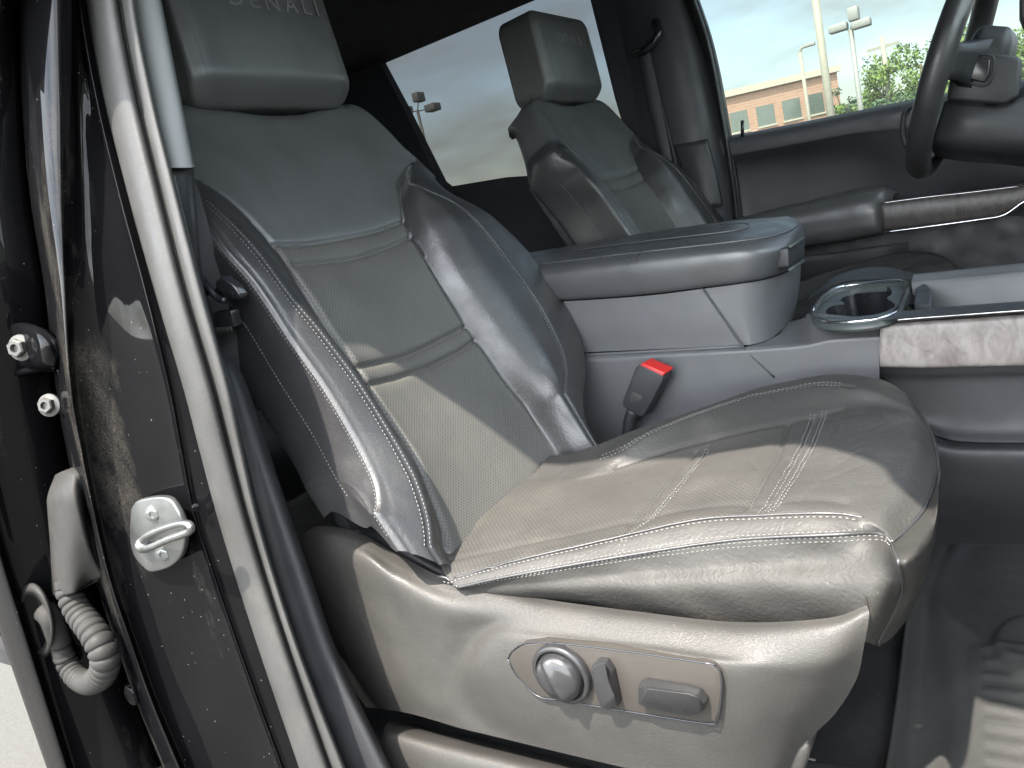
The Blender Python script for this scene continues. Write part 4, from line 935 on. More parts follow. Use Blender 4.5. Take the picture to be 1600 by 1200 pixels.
    # ---- cup holders
    zc = 1.222
    rimp = [(1268, 488), (1276, 500), (1300, 505), (1340, 504), (1385, 497), (1402, 486), (1412, 465), (1418, 446), (1408, 440), (1370, 442), (1330, 446), (1302, 453), (1280, 470)]
    RM = cr1([PZ(x, y, zc) for x, y in rimp]+[PZ(*rimp[0], zc)], 5)[:-1]; cen = RM.mean(0); n_ = len(RM)
    V = []; Fc = []
    prof = [(1.045, -.008), (1.035, -.002), (1.0, .0), (.962, -.001), (.955, -.014)]
    for sc, dz in prof: V += [cen+(p-cen)*sc+np.array([0, 0, dz]) for p in RM]
    for k in range(len(prof)-1):
        for i in range(n_): Fc.append((k*n_+i, k*n_+(i+1) % n_, (k+1)*n_+(i+1) % n_, (k+1)*n_+i))
    ch = fixn(link('cup_holder', V, Fc, M_CUP, con))
    rim = [cen+(p-cen)*.985+np.array([0, 0, .0012]) for p in RM]; rim.append(rim[0]); tubeobj('chrome_rim', rim, .0030, M_CHR, ch, 8)
    from mathutils.geometry import delaunay_2d_cdt
    inn = [cen+(p-cen)*.9565 for p in RM]
    hole = [PZ(x, y, zc-.006) for x, y in ((1290, 489), (1293, 482), (1305, 477), (1320, 475), (1313, 469), (1322, 463), (1336, 460), (1326, 455), (1333, 451), (1358, 449), (1383, 447), (1392, 452), (1393, 460), (1386, 466), (1397, 474), (1396, 481), (1377, 489), (1354, 493), (1325, 495), (1302, 494))]
    hole = list(cr1(hole+[hole[0]], 3)[:-1]); w1 = w2 = np.mean(hole, 0)
    pts2 = [Vector((p[0], p[1])) for p in inn]+[Vector((p[0], p[1])) for p in hole]
    ni, nh = len(inn), len(hole)
    ed = [(i, (i+1) % ni) for i in range(ni)]+[(ni+i, ni+(i+1) % nh) for i in range(nh)]
    vo, eo, fo, *_ = delaunay_2d_cdt(pts2, ed, [], 0, 1e-5)
    def pin(x, y, poly):
        c = False; j = len(poly)-1
        for i in range(len(poly)):
            if (poly[i][1] > y) != (poly[j][1] > y) and x < (poly[j][0]-poly[i][0])*(y-poly[i][1])/(poly[j][1]-poly[i][1])+poly[i][0]: c = not c
            j = i
        return c
    keep = []
    for f in fo:
        q = sum((vo[i] for i in f), Vector((0, 0)))/len(f)
        if pin(q.x, q.y, inn) and not pin(q.x, q.y, hole): keep.append(tuple(f))
    fixn(link('cup_deck', [(v.x, v.y, zc-.006) for v in vo], keep, M_CUP, ch, False))
    V = [h for h in hole]+[h+np.array([0, 0, -.005]) for h in hole]+[h+((w1+w2)/2-h)*.12+np.array([0, 0, -.075]) for h in hole]
    Fc = [(k*nh+i, k*nh+(i+1) % nh, (k+1)*nh+(i+1) % nh, (k+1)*nh+i) for k in range(2) for i in range(nh)]+[tuple(2*nh+i for i in range(nh))]
    link('cup_well', V, Fc, M_PLD2, ch, autos=40)
    # deck round the cup holders and the raised hood behind them
    V = []; Fc = []
    for sc, dz in ((1.04, -.010), (1.12, -.014), (1.30, -.022), (1.55, -.024), (1.60, -.06)): V += [cen+(p-cen)*(1.04+(sc-1.04)*smooth01(((p-cen)[1]+.02)/.06))+np.array([0, 0, -.010+(dz+.010)*smooth01(((p-cen)[1]+.02)/.06)]) for p in RM]
    for k in range(4):
        for i in range(n_): Fc.append((k*n_+i, k*n_+(i+1) % n_, (k+1)*n_+(i+1) % n_, (k+1)*n_+i))
    fixn(link('console_deck', V, Fc, M_PLD, con))
    A = [[PY(1262, 468, 1.40), PY(1310, 442, 1.44), PY(1372, 436, 1.46), PY(1432, 437, 1.46)],
         [PY(1270, 455, 1.46), PY(1312, 428, 1.50), PY(1374, 417, 1.52), PY(1440, 430, 1.52)],
         [PY(1272, 460, 1.56), PY(1314, 434, 1.60), PY(1376, 422, 1.62), PY(1442, 436, 1.62)]]
    netobj('deck_hood', A, M_PLD, con, 6, 6)
    # ---- tray to the right
    z = 1.222
    q = lambda x, y, dz=0: PZ(x, y, z+dz)
    rows = [[q(1378, 500), q(1500, 492), q(1640, 480)], [q(1396, 488), q(1500, 482), q(1640, 472)], [q(1410, 486, -.002), q(1500, 479, -.002), q(1640, 469, -.002)],
            [q(1412, 484, -.05), q(1500, 477, -.05), q(1640, 467, -.05)]]
    netobj('tray_edge', rows, M_PLD, con, 4, 4, lin_r=True)
    link('tray_floor', *box((-.04, 1.30, z-.052), (.20, .22, .004)), M_PLD, con, False)
    p0, p1 = q(1425, 447), q(1640, 428)
    A = [[p0+np.array([-.0, -.02, -.05]), p1+np.array([0, -.02, -.05])], [p0, p1], [p0+np.array([0, .01, .006]), p1+np.array([0, .01, .006])], [p0+np.array([0, .05, .004]), p1+np.array([0, .05, .004])], [p0+np.array([0, .07, -.10]), p1+np.array([0, .07, -.10])]]
    netobj('tray_rim', A, M_PLA2, con, 4, 6)
    # divider between cups and tray
    bevelobj('tray_divider', prism([q(1428, 474), q(1430, 450), q(1445, 440, .002), q(1456, 452), q(1454, 474)], (0.0, 0, -.03)), M_PLD, con, .003)
    # ---- wood trim and bright strip
    yw = 1.118
    rows = [[(1378, 506, yw+.012), (1440, 502, yw+.012), (1520, 497, yw+.012), (1660, 487, yw+.012)],
            [(1376, 510, yw), (1440, 506, yw), (1520, 501, yw), (1660, 491, yw)],
            [(1374, 540, yw-.002), (1440, 537, yw-.002), (1520, 534, yw-.002), (1660, 528, yw-.002)],
            [(1375, 570, yw), (1440, 571, yw), (1520, 569, yw), (1660, 566, yw)],
            [(1377, 574, yw+.012), (1440, 575, yw+.012), (1520, 573, yw+.012), (1660, 570, yw+.012)]]
    netobj('wood_trim', [[PY(*p) for p in r] for r in rows], M_WOOD, con, 8, 8, thick=.02)
    A = [PY(1380, 502, yw+.008), PY(1440, 497, yw+.008), PY(1520, 491, yw+.008), PY(1660, 481, yw+.008)]
    netobj('bright_strip', [[p+np.array([0, .002, .0045]) for p in A], [p+np.array([0, -.002, .001]) for p in A], [p+np.array([0, 0, -.004]) for p in A]], M_CHR, con, 4, 4, thick=.01)
    # ---- pedestal below the trim
    rows = [[(1372, 555, 1.16), (1470, 555, 1.16), (1660, 550, 1.16)], [(1378, 582, 1.162), (1475, 582, 1.162), (1660, 576, 1.162)], [(1390, 600, 1.165), (1480, 600, 1.165), (1660, 596, 1.165)], [(1430, 650, 1.16), (1490, 660, 1.16), (1660, 664, 1.16)], [(1462, 680, 1.145), (1510, 690, 1.145), (1660, 692, 1.145)]]
    netobj('pedestal_side', [[PY(*p) for p in r] for r in rows], M_PLD, con, 8, 8)
    rows = [[(1380, 600, 1.14), (1420, 640, 1.14), (1462, 682, 1.135), (1510, 692, 1.135), (1660, 694, 1.135)], [(1380, 660, 1.11), (1420, 680, 1.11), (1470, 700, 1.105), (1520, 705, 1.105), (1660, 706, 1.105)],
            [(1380, 720, 1.11), (1430, 730, 1.11), (1480, 745, 1.11), (1540, 750, 1.11), (1660, 750, 1.11)], [(1380, 800, 1.13), (1440, 800, 1.13), (1490, 797, 1.13), (1560, 794, 1.13), (1660, 794, 1.13)],
            [(1380, 860, 1.18), (1440, 860, 1.18), (1490, 850, 1.18), (1560, 850, 1.18), (1660, 850, 1.18)]]
    netobj('lower_pedestal', [[PY(*p) for p in r] for r in rows], M_PLD, con, 8, 8)
M_PLA2 = surf('charcoal_plastic', (.086, .088, .093), .42, .42, bump=[('leather', 800, .2, .0005)], var=.12, dust=.05)
console()

# ---- floor and mat
def mat():
    t = thing('floor_mat', 'dusty grey rubber floor mat with raised ribs in front of the seat', 'floor mat', (-.05, 1.0, .78))
    zf = .786
    g = lambda x, y, dz=0: PZ(x, y, zf+dz)
    # tread field with moulded relief
    XL = [(1478, 815), (1450, 880), (1425, 960), (1410, 1060), (1390, 1210), (1370, 1330)]
    nx_, ny_ = 150, 190
    L0 = cr1([g(*p) for p in XL], 40)
    G = np.zeros((len(L0), nx_, 3))
    for i, p in enumerate(L0):
        for j in range(nx_):
            u_ = j/(nx_-1); x = p[0]+u_*.42; G[i, j] = (x, p[1], zf)
    X, Yy = G[..., 0], G[..., 1]; xl = L0[:, 0][:, None]
    z = .022*np.exp(-((X-xl)/.012)**2)                       # outer lip
    z += .006*(1/(1+np.exp(-(X-xl-.075)/.003)))*0
    # rounded raised field and ribs
    ed = np.minimum((X-xl-.075), 1); fld = 1/(1+np.exp(-ed/.0025))*(1/(1+np.exp((Yy-1.02)/.004)))
    z += .004*fld
    cxm, cym = -.005, 1.03
    el = np.sqrt(((X-cxm)/.065)**2+((Yy-cym)/.085)**2); z += .010/(1+np.exp((el-1)/.03))
    z += .0016*(np.sin((Yy)*2*math.pi/.028)>.0)*fld*(X-xl > .09)
    z += .006*np.exp(-((X-xl-.045-.02*np.sin(Yy*9))/.016)**2)
    z += .004*np.exp(-(((X-xl)*.8+(Yy-1.15)*.6)/.012)**2)
    # back edge climbs the toe board
    z += .25*np.clip((Yy-1.33), 0, 1)*(1)+.004*np.sin(Yy*14+X*6)
    G[..., 2] += z
    V, Fc = shell(G, .006, (0, 0, -1)); fixn(link('mat_sheet', V, Fc, M_MAT, t))
mat()
bevelobj('seat_track', box((-.42, .70, .80), (.62, .045, .05)), M_PLD, None, .006)
tag(bpy.data.objects['seat_track'], 'dark metal seat track on the carpet under the near seat', 'seat track')

# ---- buckle
def buckle():
    t = thing('seat_belt_buckle', 'seat belt buckle with a red release button beside the console', 'belt buckle', (-.52, 1.09, 1.02))
    y = 1.085
    f = [PY(993, 575, y), PY(1000, 569, y), PY(1036, 586, y-.004), PY(1036, 594, y-.004), PY(1006, 650, y-.002), PY(1000, 652, y-.002), PY(973, 636, y), PY(972, 628, y)]
    bevelobj('housing', prism(f, (.006, .026, 0)), M_PLD, t, .0025)
    r_ = [PY(998, 572, y-.001), PY(1004, 568, y), PY(1039, 583.5, y-.004), PY(1035, 589.5, y-.005)]
    bevelobj('release_button', prism([p+np.array([0, .001, .0008]) for p in r_], (.007, .022, .002)), M_RED, t, .0018)
    # raised square mark on the housing
    c = [PY(988, 612, y-.0008), PY(1006, 620, y-.0016), PY(998, 638, y-.0012), PY(980, 630, y-.0004)]
    bevelobj('pressed_mark', prism(c, (0, .002, 0)), M_PLA, t, .0006)
    tubeobj('stalk', cr1([PY(990, 640, y+.012), PY(984, 660, y+.014), PY(980, 690, y+.016), PY(975, 730, y+.016)], 5), .0105, M_PLD, t, 12)
buckle()

# ---- near seat belt
def belt():
    t = thing('seat_belt', 'black seat belt hanging between door pillar and near seat back', 'seat belt', (-.8, .6, 1.1))
    def strap(name, P, wd, th=.0016, mat=M_WEB, n_=10):
        C = cr1([PY(*p[:3]) for p in P], n_); Rr = cr1([PY(*p[3:]) for p in P], n_)
        d_ = np.array([.3, .9, 0])*th; V = []; Fc = []
        for a_, b_ in zip(C, Rr): V += [a_, b_, b_+d_, a_+d_]
        k = len(C)
        for i in range(k-1):
            for s_ in range(4): Fc.append((i*4+s_, i*4+(s_+1) % 4, (i+1)*4+(s_+1) % 4, (i+1)*4+s_))
        Fc += [(0, 1, 2, 3), tuple((k-1)*4+i for i in (3, 2, 1, 0))]
        return fixn(link(name, V, Fc, mat, t, autos=40))
    strap('webbing', [(296, 262, .57, 309, 300, .58), (300, 330, .57, 322, 345, .585), (306, 380, .572, 332, 385, .59), (312, 430, .575, 344, 432, .595), (318, 452, .58, 352, 450, .60)], .03)
    strap('webbing', [(322, 462, .585, 352, 466, .60), (328, 500, .585, 362, 500, .60), (338, 545, .59, 372, 540, .605), (350, 590, .595, 386, 580, .61), (360, 640, .60, 400, 640, .615)], .03)
    A_ = [PY(335, 440, .572), PY(345, 431, .572), PY(362, 447, .572), PY(374, 462, .575), (PY(371, 470, .575)), PY(352, 468, .575), PY(338, 462, .573)]
    bevelobj('tongue', prism(A_, (.004, .012, 0)), M_PLD2, t, .003)
    tubeobj('tongue_slot', cr1([PY(316, 436, .570), PY(328, 452, .568), PY(340, 466, .568), PY(352, 470, .568)], 5), .0042, M_PLD2, t, 10)
    bevelobj('anchor_cover', prism([PY(333, 487, .578), PY(360, 484, .585), PY(366, 512, .585), PY(338, 522, .578)], (.003, .012, 0)), M_PLD2, t, .003)
    for k in range(9):
        x = 334+k*3.4; tubeobj('rib', [PY(x, 513-k*.35, .5765), PY(x+1.5, 524-k*.35, .5765)], .0009, M_PLA, t, 6)
belt()

# ================================================================== DRIVER DOOR
dd = thing('driver_door', 'charcoal driver door with window, armrest and brown wood trim on the far side', 'car door', (-.2, 2.2, .8))
def driver_door():
    y0 = 2.15
    rows = [[(1118, 205, y0+.03), (1135, 212, y0+.03), (1220, 197, y0+.03), (1330, 175, y0+.03), (1440, 153, y0+.03), (1700, 105, y0+.03)],
            [(1122, 216, y0), (1138, 218, y0), (1222, 204, y0), (1332, 182, y0), (1442, 161, y0), (1700, 113, y0)],
            [(1130, 240, y0-.005), (1142, 240, y0-.005), (1225, 226, y0-.005), (1335, 206, y0-.005), (1445, 190, y0-.005), (1700, 150, y0-.005)],
            [(1135, 246, y0+.004), (1146, 246, y0+.004), (1228, 232, y0+.004), (1338, 214, y0+.004), (1448, 210, y0), (1700, 190, y0)],
            [(1140, 262, y0+.02), (1160, 262, y0+.035), (1232, 250, y0+.04), (1340, 240, y0+.035), (1450, 250, y0+.01), (1700, 240, y0)],
            [(1146, 300, y0+.03), (1165, 298, y0+.045), (1240, 285, y0+.05), (1350, 272, y0+.045), (1450, 280, y0+.02), (1700, 280, y0)],
            [(1150, 340, y0+.03), (1170, 340, y0+.045), (1250, 335, y0+.05), (1350, 330, y0+.05), (1450, 330, y0+.04), (1700, 320, y0+.03)],
            [(1165, 400, y0+.03), (1185, 400, y0+.045), (1260, 395, y0+.05), (1360, 390, y0+.05), (1450, 385, y0+.05), (1700, 370, y0+.05)],
            [(1180, 520, y0+.03), (1200, 520, y0+.045), (1270, 510, y0+.05), (1370, 500, y0+.05), (1470, 490, y0+.05), (1700, 470, y0+.05)]]
    netobj('door_panel', [[PY(*p) for p in r] for r in rows], M_DOOR, dd, 6, 8)
    # armrest
    rows = [[(1140, 346, 2.19), (1220, 325, 2.19), (1300, 305, 2.19), (1350, 293, 2.19), (1385, 292, 2.19), (1404, 300, 2.19)],
            [(1140, 344, 2.12), (1220, 325, 2.12), (1300, 306, 2.12), (1350, 295, 2.12), (1380, 294, 2.12), (1398, 304, 2.14)],
            [(1142, 352, 2.08), (1222, 335, 2.08), (1302, 319, 2.08), (1350, 309, 2.08), (1378, 307, 2.09), (1394, 314, 2.12)],
            [(1148, 372, 2.07), (1226, 360, 2.07), (1306, 347, 2.07), (1352, 340, 2.07), (1376, 338, 2.08), (1390, 338, 2.12)],
            [(1156, 395, 2.085), (1232, 386, 2.085), (1310, 375, 2.085), (1352, 368, 2.085), (1376, 364, 2.09), (1388, 360, 2.13)],
            [(1158, 398, 2.17), (1234, 389, 2.17), (1312, 379, 2.17), (1354, 372, 2.17), (1378, 367, 2.17), (1390, 362, 2.17)]]
    netobj('armrest', [[PY(*p) for p in r] for r in rows], M_SMO, dd, 8, 8)
    rows = [[(1370, 316, 2.10), (1440, 307, 2.10), (1520, 298, 2.10), (1580, 290, 2.10), (1680, 270, 2.10)],
            [(1372, 320, 2.085), (1440, 311, 2.085), (1520, 302, 2.085), (1580, 294, 2.085), (1680, 274, 2.085)],
            [(1376, 340, 2.08), (1440, 330, 2.08), (1520, 321, 2.08), (1580, 313, 2.08), (1680, 290, 2.08)],
            [(1380, 357, 2.085), (1440, 350, 2.085), (1520, 340, 2.085), (1572, 331, 2.085), (1640, 300, 2.085)],
            [(1382, 361, 2.10), (1440, 354, 2.10), (1520, 344, 2.10), (1574, 335, 2.10), (1642, 304, 2.10)]]
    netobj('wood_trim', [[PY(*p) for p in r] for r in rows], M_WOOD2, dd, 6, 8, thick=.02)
    st = cr1([PY(1381, 363, 2.078), PY(1450, 354, 2.078), (PY(1530, 343, 2.078)), PY(1568, 336, 2.078), PY(1600, 315, 2.078), PY(1640, 296, 2.078)], 6)
    tubeobj('bright_strip', st, .0035, M_CHR, dd, 8)
    tubeobj('bright_edge', cr1([PY(1374, 318, 2.083), PY(1440, 309, 2.083), PY(1520, 300, 2.083), PY(1600, 290, 2.083)], 6), .0018, M_CHR, dd, 8)
    # door pocket
    rows = [[(1230, 402, 2.08), (1300, 396, 2.08), (1370, 386, 2.08), (1420, 380, 2.10)], [(1230, 408, 2.06), (1300, 402, 2.06), (1370, 392, 2.06), (1420, 386, 2.09)], [(1240, 480, 2.07), (1300, 475, 2.07), (1370, 468, 2.07), (1420, 460, 2.10)]]
    netobj('door_pocket', [[PY(*p) for p in r] for r in rows], M_PLD, dd, 6, 6)
    # pull cup ring behind the wheel
    tubeobj('handle_surround', cr1([PY(1440, 162, 2.13), PY(1416, 172, 2.13), PY(1410, 200, 2.13), PY(1414, 225, 2.13), PY(1430, 242, 2.13)], 8), .005, M_PLD, dd, 10)
    # lock knob
    tubeobj('lock_knob', [PY(1160, 214, 2.15), PY(1160, 188, 2.15)], .0045, M_PLD2, dd, 10)
    # glass and its frame
    yg = 2.19
    g = [PY(1070, -40, yg-.03), PY(1700, -200, yg-.03), PY(1700, 110, yg), PY(1120, 215, yg)]
    link('window', g, [(0, 1, 2, 3)], M_GLS, dd, False)
    rows = [[(1040, -60, 2.14), (1092, 60, 2.14), (1122, 180, 2.14), (1140, 290, 2.14), (1152, 400, 2.14)], [(1060, -60, 2.12), (1104, 60, 2.12), (1128, 180, 2.12), (1146, 290, 2.12), (1158, 400, 2.12)], [(1066, -60, 2.15), (1108, 60, 2.15), (1133, 180, 2.15), (1150, 290, 2.15), (1162, 400, 2.15)]]
    rows = [[PY(*p) for p in r] for r in rows]
    netobj('door_seal', rows, M_PLD, dd, 5, 6, thick=.03)
    hd = [PY(1000, -150, 2.14), PY(1760, -330, 2.14), PY(1760, -170, 2.14), PY(1055, -60, 2.14)]
    link('window_header', *prism(hd, (0, .05, 0)), M_PLD, dd, False)
driver_door()

# far side: pillar between the doors, with its belt
fp = thing('far_door_pillar', 'dark trimmed pillar on the far side beside the driver headrest', 'door pillar', (-.75, 2.15, 1.3))
def far_pillar():
    rows = [[(895, -60, 2.17), (940, -80, 2.13), (1000, -90, 2.11), (1030, -95, 2.12), (1062, -100, 2.16)],
            [(925, 0, 2.17), (965, -5, 2.13), (1010, -10, 2.11), (1045, -15, 2.12), (1078, -20, 2.16)],
            [(960, 130, 2.17), (990, 120, 2.13), (1035, 110, 2.11), (1075, 100, 2.12), (1106, 90, 2.16)],
            [(985, 240, 2.17), (1010, 235, 2.13), (1060, 225, 2.11), (1098, 215, 2.12), (1130, 210, 2.16)],
            [(990, 330, 2.17), (1030, 320, 2.13), (1080, 310, 2.11), (1112, 305, 2.12), (1145, 300, 2.16)],
            [(1000, 440, 2.17), (1040, 430, 2.13), (1095, 420, 2.11), (1125, 415, 2.12), (1160, 410, 2.16)]]
    o = netobj('pillar_trim', [[PY(*p) for p in r] for r in rows], M_DOOR, fp, 8, 6)
    # moulded lower section
    rows = [[(1052, 226, 2.108), (1080, 222, 2.104), (1104, 217, 2.112)], [(1068, 280, 2.100), (1095, 275, 2.094), (1118, 272, 2.108)], [(1078, 330, 2.100), (1104, 326, 2.094), (1128, 322, 2.108)]]
    netobj('lower_moulding', [[PY(*p) for p in r] for r in rows], M_PLD, fp, 6, 6, thick=.01)
    tubeobj('trim_seam', cr1([PY(1010, 60, 2.103), PY(1030, 150, 2.103), PY(1052, 240, 2.103), PY(1068, 310, 2.103)], 6), .0025, M_PLD, o, 6)
    # grab handle
    tubeobj('grab_handle', cr1([PY(1024, 34, 2.10), PY(1028, 50, 2.075), PY(1022, 66, 2.07), PY(1008, 78, 2.075), PY(992, 84, 2.10)], 6), .011, M_PLD2, fp, 12)
far_pillar()
fb = thing('seat_belt', 'dark seat belt running down the far pillar behind the driver seat', 'seat belt', (-.8, 2.1, 1.6))
def far_belt():
    rows = [[PY(995, 80, 2.095), PY(1014, 76, 2.095)], [PY(1010, 160, 2.085), PY(1030, 156, 2.085)], [PY(1028, 240, 2.085), PY(1047, 235, 2.085)], [PY(1040, 320, 2.085), PY(1060, 316, 2.085)]]
    netobj('webbing', rows, M_WEB, fb, 6, 2, thick=.003)
far_belt()

rd2 = thing('rear_door', 'far rear door with dark tinted window behind the two front seats', 'car door', (-1.4, 2.2, .8))
def far_rear_door():
    y0 = 2.15
    op = [(590, 72), (600, 60), (760, 0), (860, -42), (905, -42), (920, -10), (960, 150), (990, 255), (975, 265), (790, 277), (706, 291), (697, 284), (640, 170), (594, 84)]
    ou = [(480, 60), (500, -40), (740, -150), (860, -200), (1000, -200), (1010, -80), (1010, 150), (1030, 300), (1040, 520), (900, 560), (760, 570), (640, 560), (560, 300), (500, 120)]
    A = [[PY(*p, y0+.02) for p in op+[op[0]]], [PY(*p, y0-.01) for p in op+[op[0]]], [PY(*p, y0-.02) for p in ou+[ou[0]]]]
    A[1] = [a+(b-a)*.06 for a, b in zip(A[1], A[2])]
    G = np.array(A); G = np.concatenate([G[0]+(G[1]-G[0])*np.linspace(0, 1, 4, endpoint=False)[:, None, None], G[1]+(G[2]-G[1])*np.linspace(0, 1, 6)[:, None, None]])
    V, Fc = shell(G, .004, (0, 1, 0)); link('door_panel', V, Fc, M_HEAD, rd2, smooth=False)
    w_ = [PY(*p, y0+.025) for p in ((560, 60), (760, -60), (960, -100), (1020, 290), (690, 320))]
    link('window', w_, [(0, 1, 2, 3, 4)], M_TNT, rd2, False)
far_rear_door()
# near rear quarter seat mass seen dark between the seats
rb = thing('rear_bench', 'dark rear bench seen in the gap between the two front seats', 'rear seat', (-1.7, 1.3, .8))
bevelobj('bench_back', box((-1.92, 1.3, 1.30), (.16, 1.45, .60)), M_SMO, rb, .05, 4)
bevelobj('bench_cushion', box((-1.68, 1.3, 1.02), (.50, 1.45, .16)), M_SMO, rb, .05, 4)

# ================================================================== STEERING WHEEL
sw = thing('steering_wheel', 'black leather steering wheel seen edge-on at the upper right', 'steering wheel', (-.1, 1.82, 1.3))
def wheel():
    b0 = PY(1441, 262, 1.82); t0 = PY(1548, -75, 1.82)
    c = (b0+t0)/2; Uv = (t0-b0); r_ = np.linalg.norm(Uv)/2; Uv /= np.linalg.norm(Uv); A = np.array([.075, 1., -.0]); A -= Uv*(A@Uv); A /= np.linalg.norm(A); Nn = np.cross(Uv, A)
    P = [c+r_*(math.cos(a_)*Uv+math.sin(a_)*A) for a_ in np.linspace(0, 2*math.pi, 97)]
    v, f = tube(P, .0225, 16, caps=False); link('rim', v, f, M_LEA, sw)
    if Nn[0] < 0: Nn = -Nn                      # Nn points forward, away from the driver
    # hub and airbag, dished forward
    h = c+Nn*.055-Uv*.005
    V, Fc = round_box(.17, .15, .07, e=.3, n=14, bulge=.0)
    link('airbag_cover', [h+q[0]*A+q[1]*Uv-q[2]*Nn for q in V], Fc, M_PLD, sw)
    # near spoke with its switch pod
    sp = [[c-A*(r_-.01)+Uv*.028+Nn*.0, c-A*(r_-.01)-Uv*.028+Nn*.0], [c-A*.12+Uv*.035+Nn*.018, c-A*.12-Uv*.03+Nn*.018], [c-A*.07+Uv*.05+Nn*.045, c-A*.07-Uv*.05+Nn*.045]]
    netobj('spoke', sp, M_PLD, sw, 5, 4, thick=.022, dirn=Nn)
    # back of the switch pod and paddle seen from the passenger side
    a = [PY(1513, 76, 1.72), PY(1598, 90, 1.72), PY(1592, 152, 1.72), PY(1570, 164, 1.72), PY(1478, 158, 1.72), PY(1484, 120, 1.72)]
    bevelobj('switch_pod', prism(a, (.0, .10, 0)), M_PLD, sw, .008, 4)
    a = [PY(1518, 94, 1.712), PY(1526, 88, 1.712), PY(1548, 92, 1.712), PY(1546, 118, 1.712), PY(1538, 130, 1.712), PY(1514, 124, 1.712)]
    bb = bevelobj('rear_button', prism(a, (0, .02, 0)), M_PLD2, sw, .003, 3)
    tubeobj('button_surround', cr1([PY(1512, 128, 1.716), PY(1516, 92, 1.716), PY(1528, 85, 1.716), PY(1552, 90, 1.716), PY(1550, 120, 1.716), PY(1538, 134, 1.716), PY(1512, 128, 1.716)], 5), .0022, M_PLD, sw, 8)
    # column shroud
    rows = [[(1476, 158, 1.75), (1520, 162, 1.74), (1568, 164, 1.74), (1600, 150, 1.74), (1700, 120, 1.74)],
            [(1466, 190, 1.75), (1512, 196, 1.73), (1562, 200, 1.73), (1610, 205, 1.73), (1700, 200, 1.73)],
            [(1456, 228, 1.76), (1505, 236, 1.75), (1555, 238, 1.75), (1610, 240, 1.75), (1700, 240, 1.75)],
            [(1462, 246, 1.84), (1505, 252, 1.84), (1560, 256, 1.84), (1620, 262, 1.84), (1700, 262, 1.84)]]
    netobj('column_shroud', [[PY(*p) for p in r] for r in rows], M_PLD, sw, 6, 6, thick=.05)
wheel()
bevelobj('instrument_hood', prism([PY(1578, 150, 1.80), PY(1700, 60, 1.80), PY(1700, 330, 1.80), PY(1600, 250, 1.80), PY(1575, 205, 1.80)], (0, .3, 0)), M_PLD, dash, .02, 4)
bevelobj('mirror_stub', prism([PY(1593, -10, 1.6), PY(1640, -10, 1.6), PY(1640, 45, 1.6), PY(1600, 42, 1.6), PY(1593, 25, 1.6)], (0, .08, 0)), M_PLD, dash, .006, 3)

# ================================================================== OUTSIDE
M_BRK = None
def brick():
    m_, t, b = nodes('brick_wall')
    tc_ = N(t, 'ShaderNodeTexCoord'); bt = N(t, 'ShaderNodeTexBrick', Scale=1.0); bt.inputs['Color1'].default_value = (.38, .225, .16, 1); bt.inputs['Color2'].default_value = (.33, .195, .14, 1); bt.inputs['Mortar'].default_value = (.36, .30, .25, 1)
    bt.inputs['Brick Width'].default_value = .4; bt.inputs['Row Height'].default_value = .14; bt.inputs['Mortar Size'].default_value = .012
    mp_ = N(t, 'ShaderNodeMapping'); mp_.inputs['Rotation'].default_value = (R(90), 0, 0); L(t, tc_.outputs['Object'], mp_.inputs['Vector']); L(t, mp_.outputs[0], bt.inputs['Vector'])
    L(t, bt.outputs['Color'], b.inputs['Base Color']); b.inputs['Roughness'].default_value = .9; return m_
M_BRK = brick()
M_STN = surf('pale_stone', (.42, .39, .33), .8, .3, var=.08)
M_GLW = surf('building_glass', (.10, .125, .11), .15, .6, var=.1)
M_POL = surf('painted_pole', (.27, .26, .22), .6, .4, var=.06)
M_GAL = surf('galvanized_pole', (.26, .27, .26), .55, .4, metal=.3, var=.08)
M_DKM = surf('dark_metal', (.05, .05, .05), .5, .4, var=.1)
bld = thing('brick_building', 'red brick building with pale cornice beyond the driver window', 'building', (-12, 42, 0))
def building():
    a = PY(1125, 146, 40.0); b_ = PY(1306, 103, 43.2); z = 5.35; dr = (b_-a); dr[2] = 0; Ln = np.linalg.norm(dr); dr /= Ln; nr = np.array([dr[1], -dr[0], 0])
    a0 = a-dr*9; up = np.array([0, 0, 1.]); W = Ln+9
    def bx(u0, u1, z0, z1, d0, d1):
        return prism([a0*[1, 1, 0]+dr*u0+up*z0+nr*d0, a0*[1, 1, 0]+dr*u1+up*z0+nr*d0, a0*[1, 1, 0]+dr*u1+up*z1+nr*d0, a0*[1, 1, 0]+dr*u0+up*z1+nr*d0], nr*(d1-d0))
    link('wall', *bx(0, W, 0, z-.3, 0, -12), M_BRK, bld, False)
    link('cornice', *bx(-.15, W+.15, z-.3, z, .18, -12.2), M_STN, bld, False)
    for cx in (1152, 1195, 1237, 1274):
        r = ray(cx, 170); # intersect wall plane
        t_ = ((a0-CAM)*[1, 1, 0])@nr/(r@nr); P = CAM+r*t_; u_ = (P-a0)@dr
        w_ = link('window', *bx(u_-.44, u_+.44, 3.32, 4.28, .03, -.1), M_GLW, bld, False)
        link('window_frame', *bx(u_-.50, u_+.50, 3.24, 3.32, .06, -.1), M_STN, w_, False)
building()
def lamp3(name, label, top, dist, heads, w_, mat, group=None, base=None):
    P = PY(*top, dist); t = thing(name, label, 'street lamp', (P[0], P[1], 0), group)
    r_ = w_; tubeobj('pole', [(P[0], P[1], 0), (P[0], P[1], P[2])], [r_*1.2, r_], mat, t, 12)
    for (x, y, sx, sz) in heads:
        H = PY(x, y, dist); tubeobj('arm', [P+np.array([0, 0, -.05]), H], r_*.35, mat, t, 8)
        bevelobj('lamp_head', box(H, (sx, .5, sz)), mat, t, .04, 2)
    return t
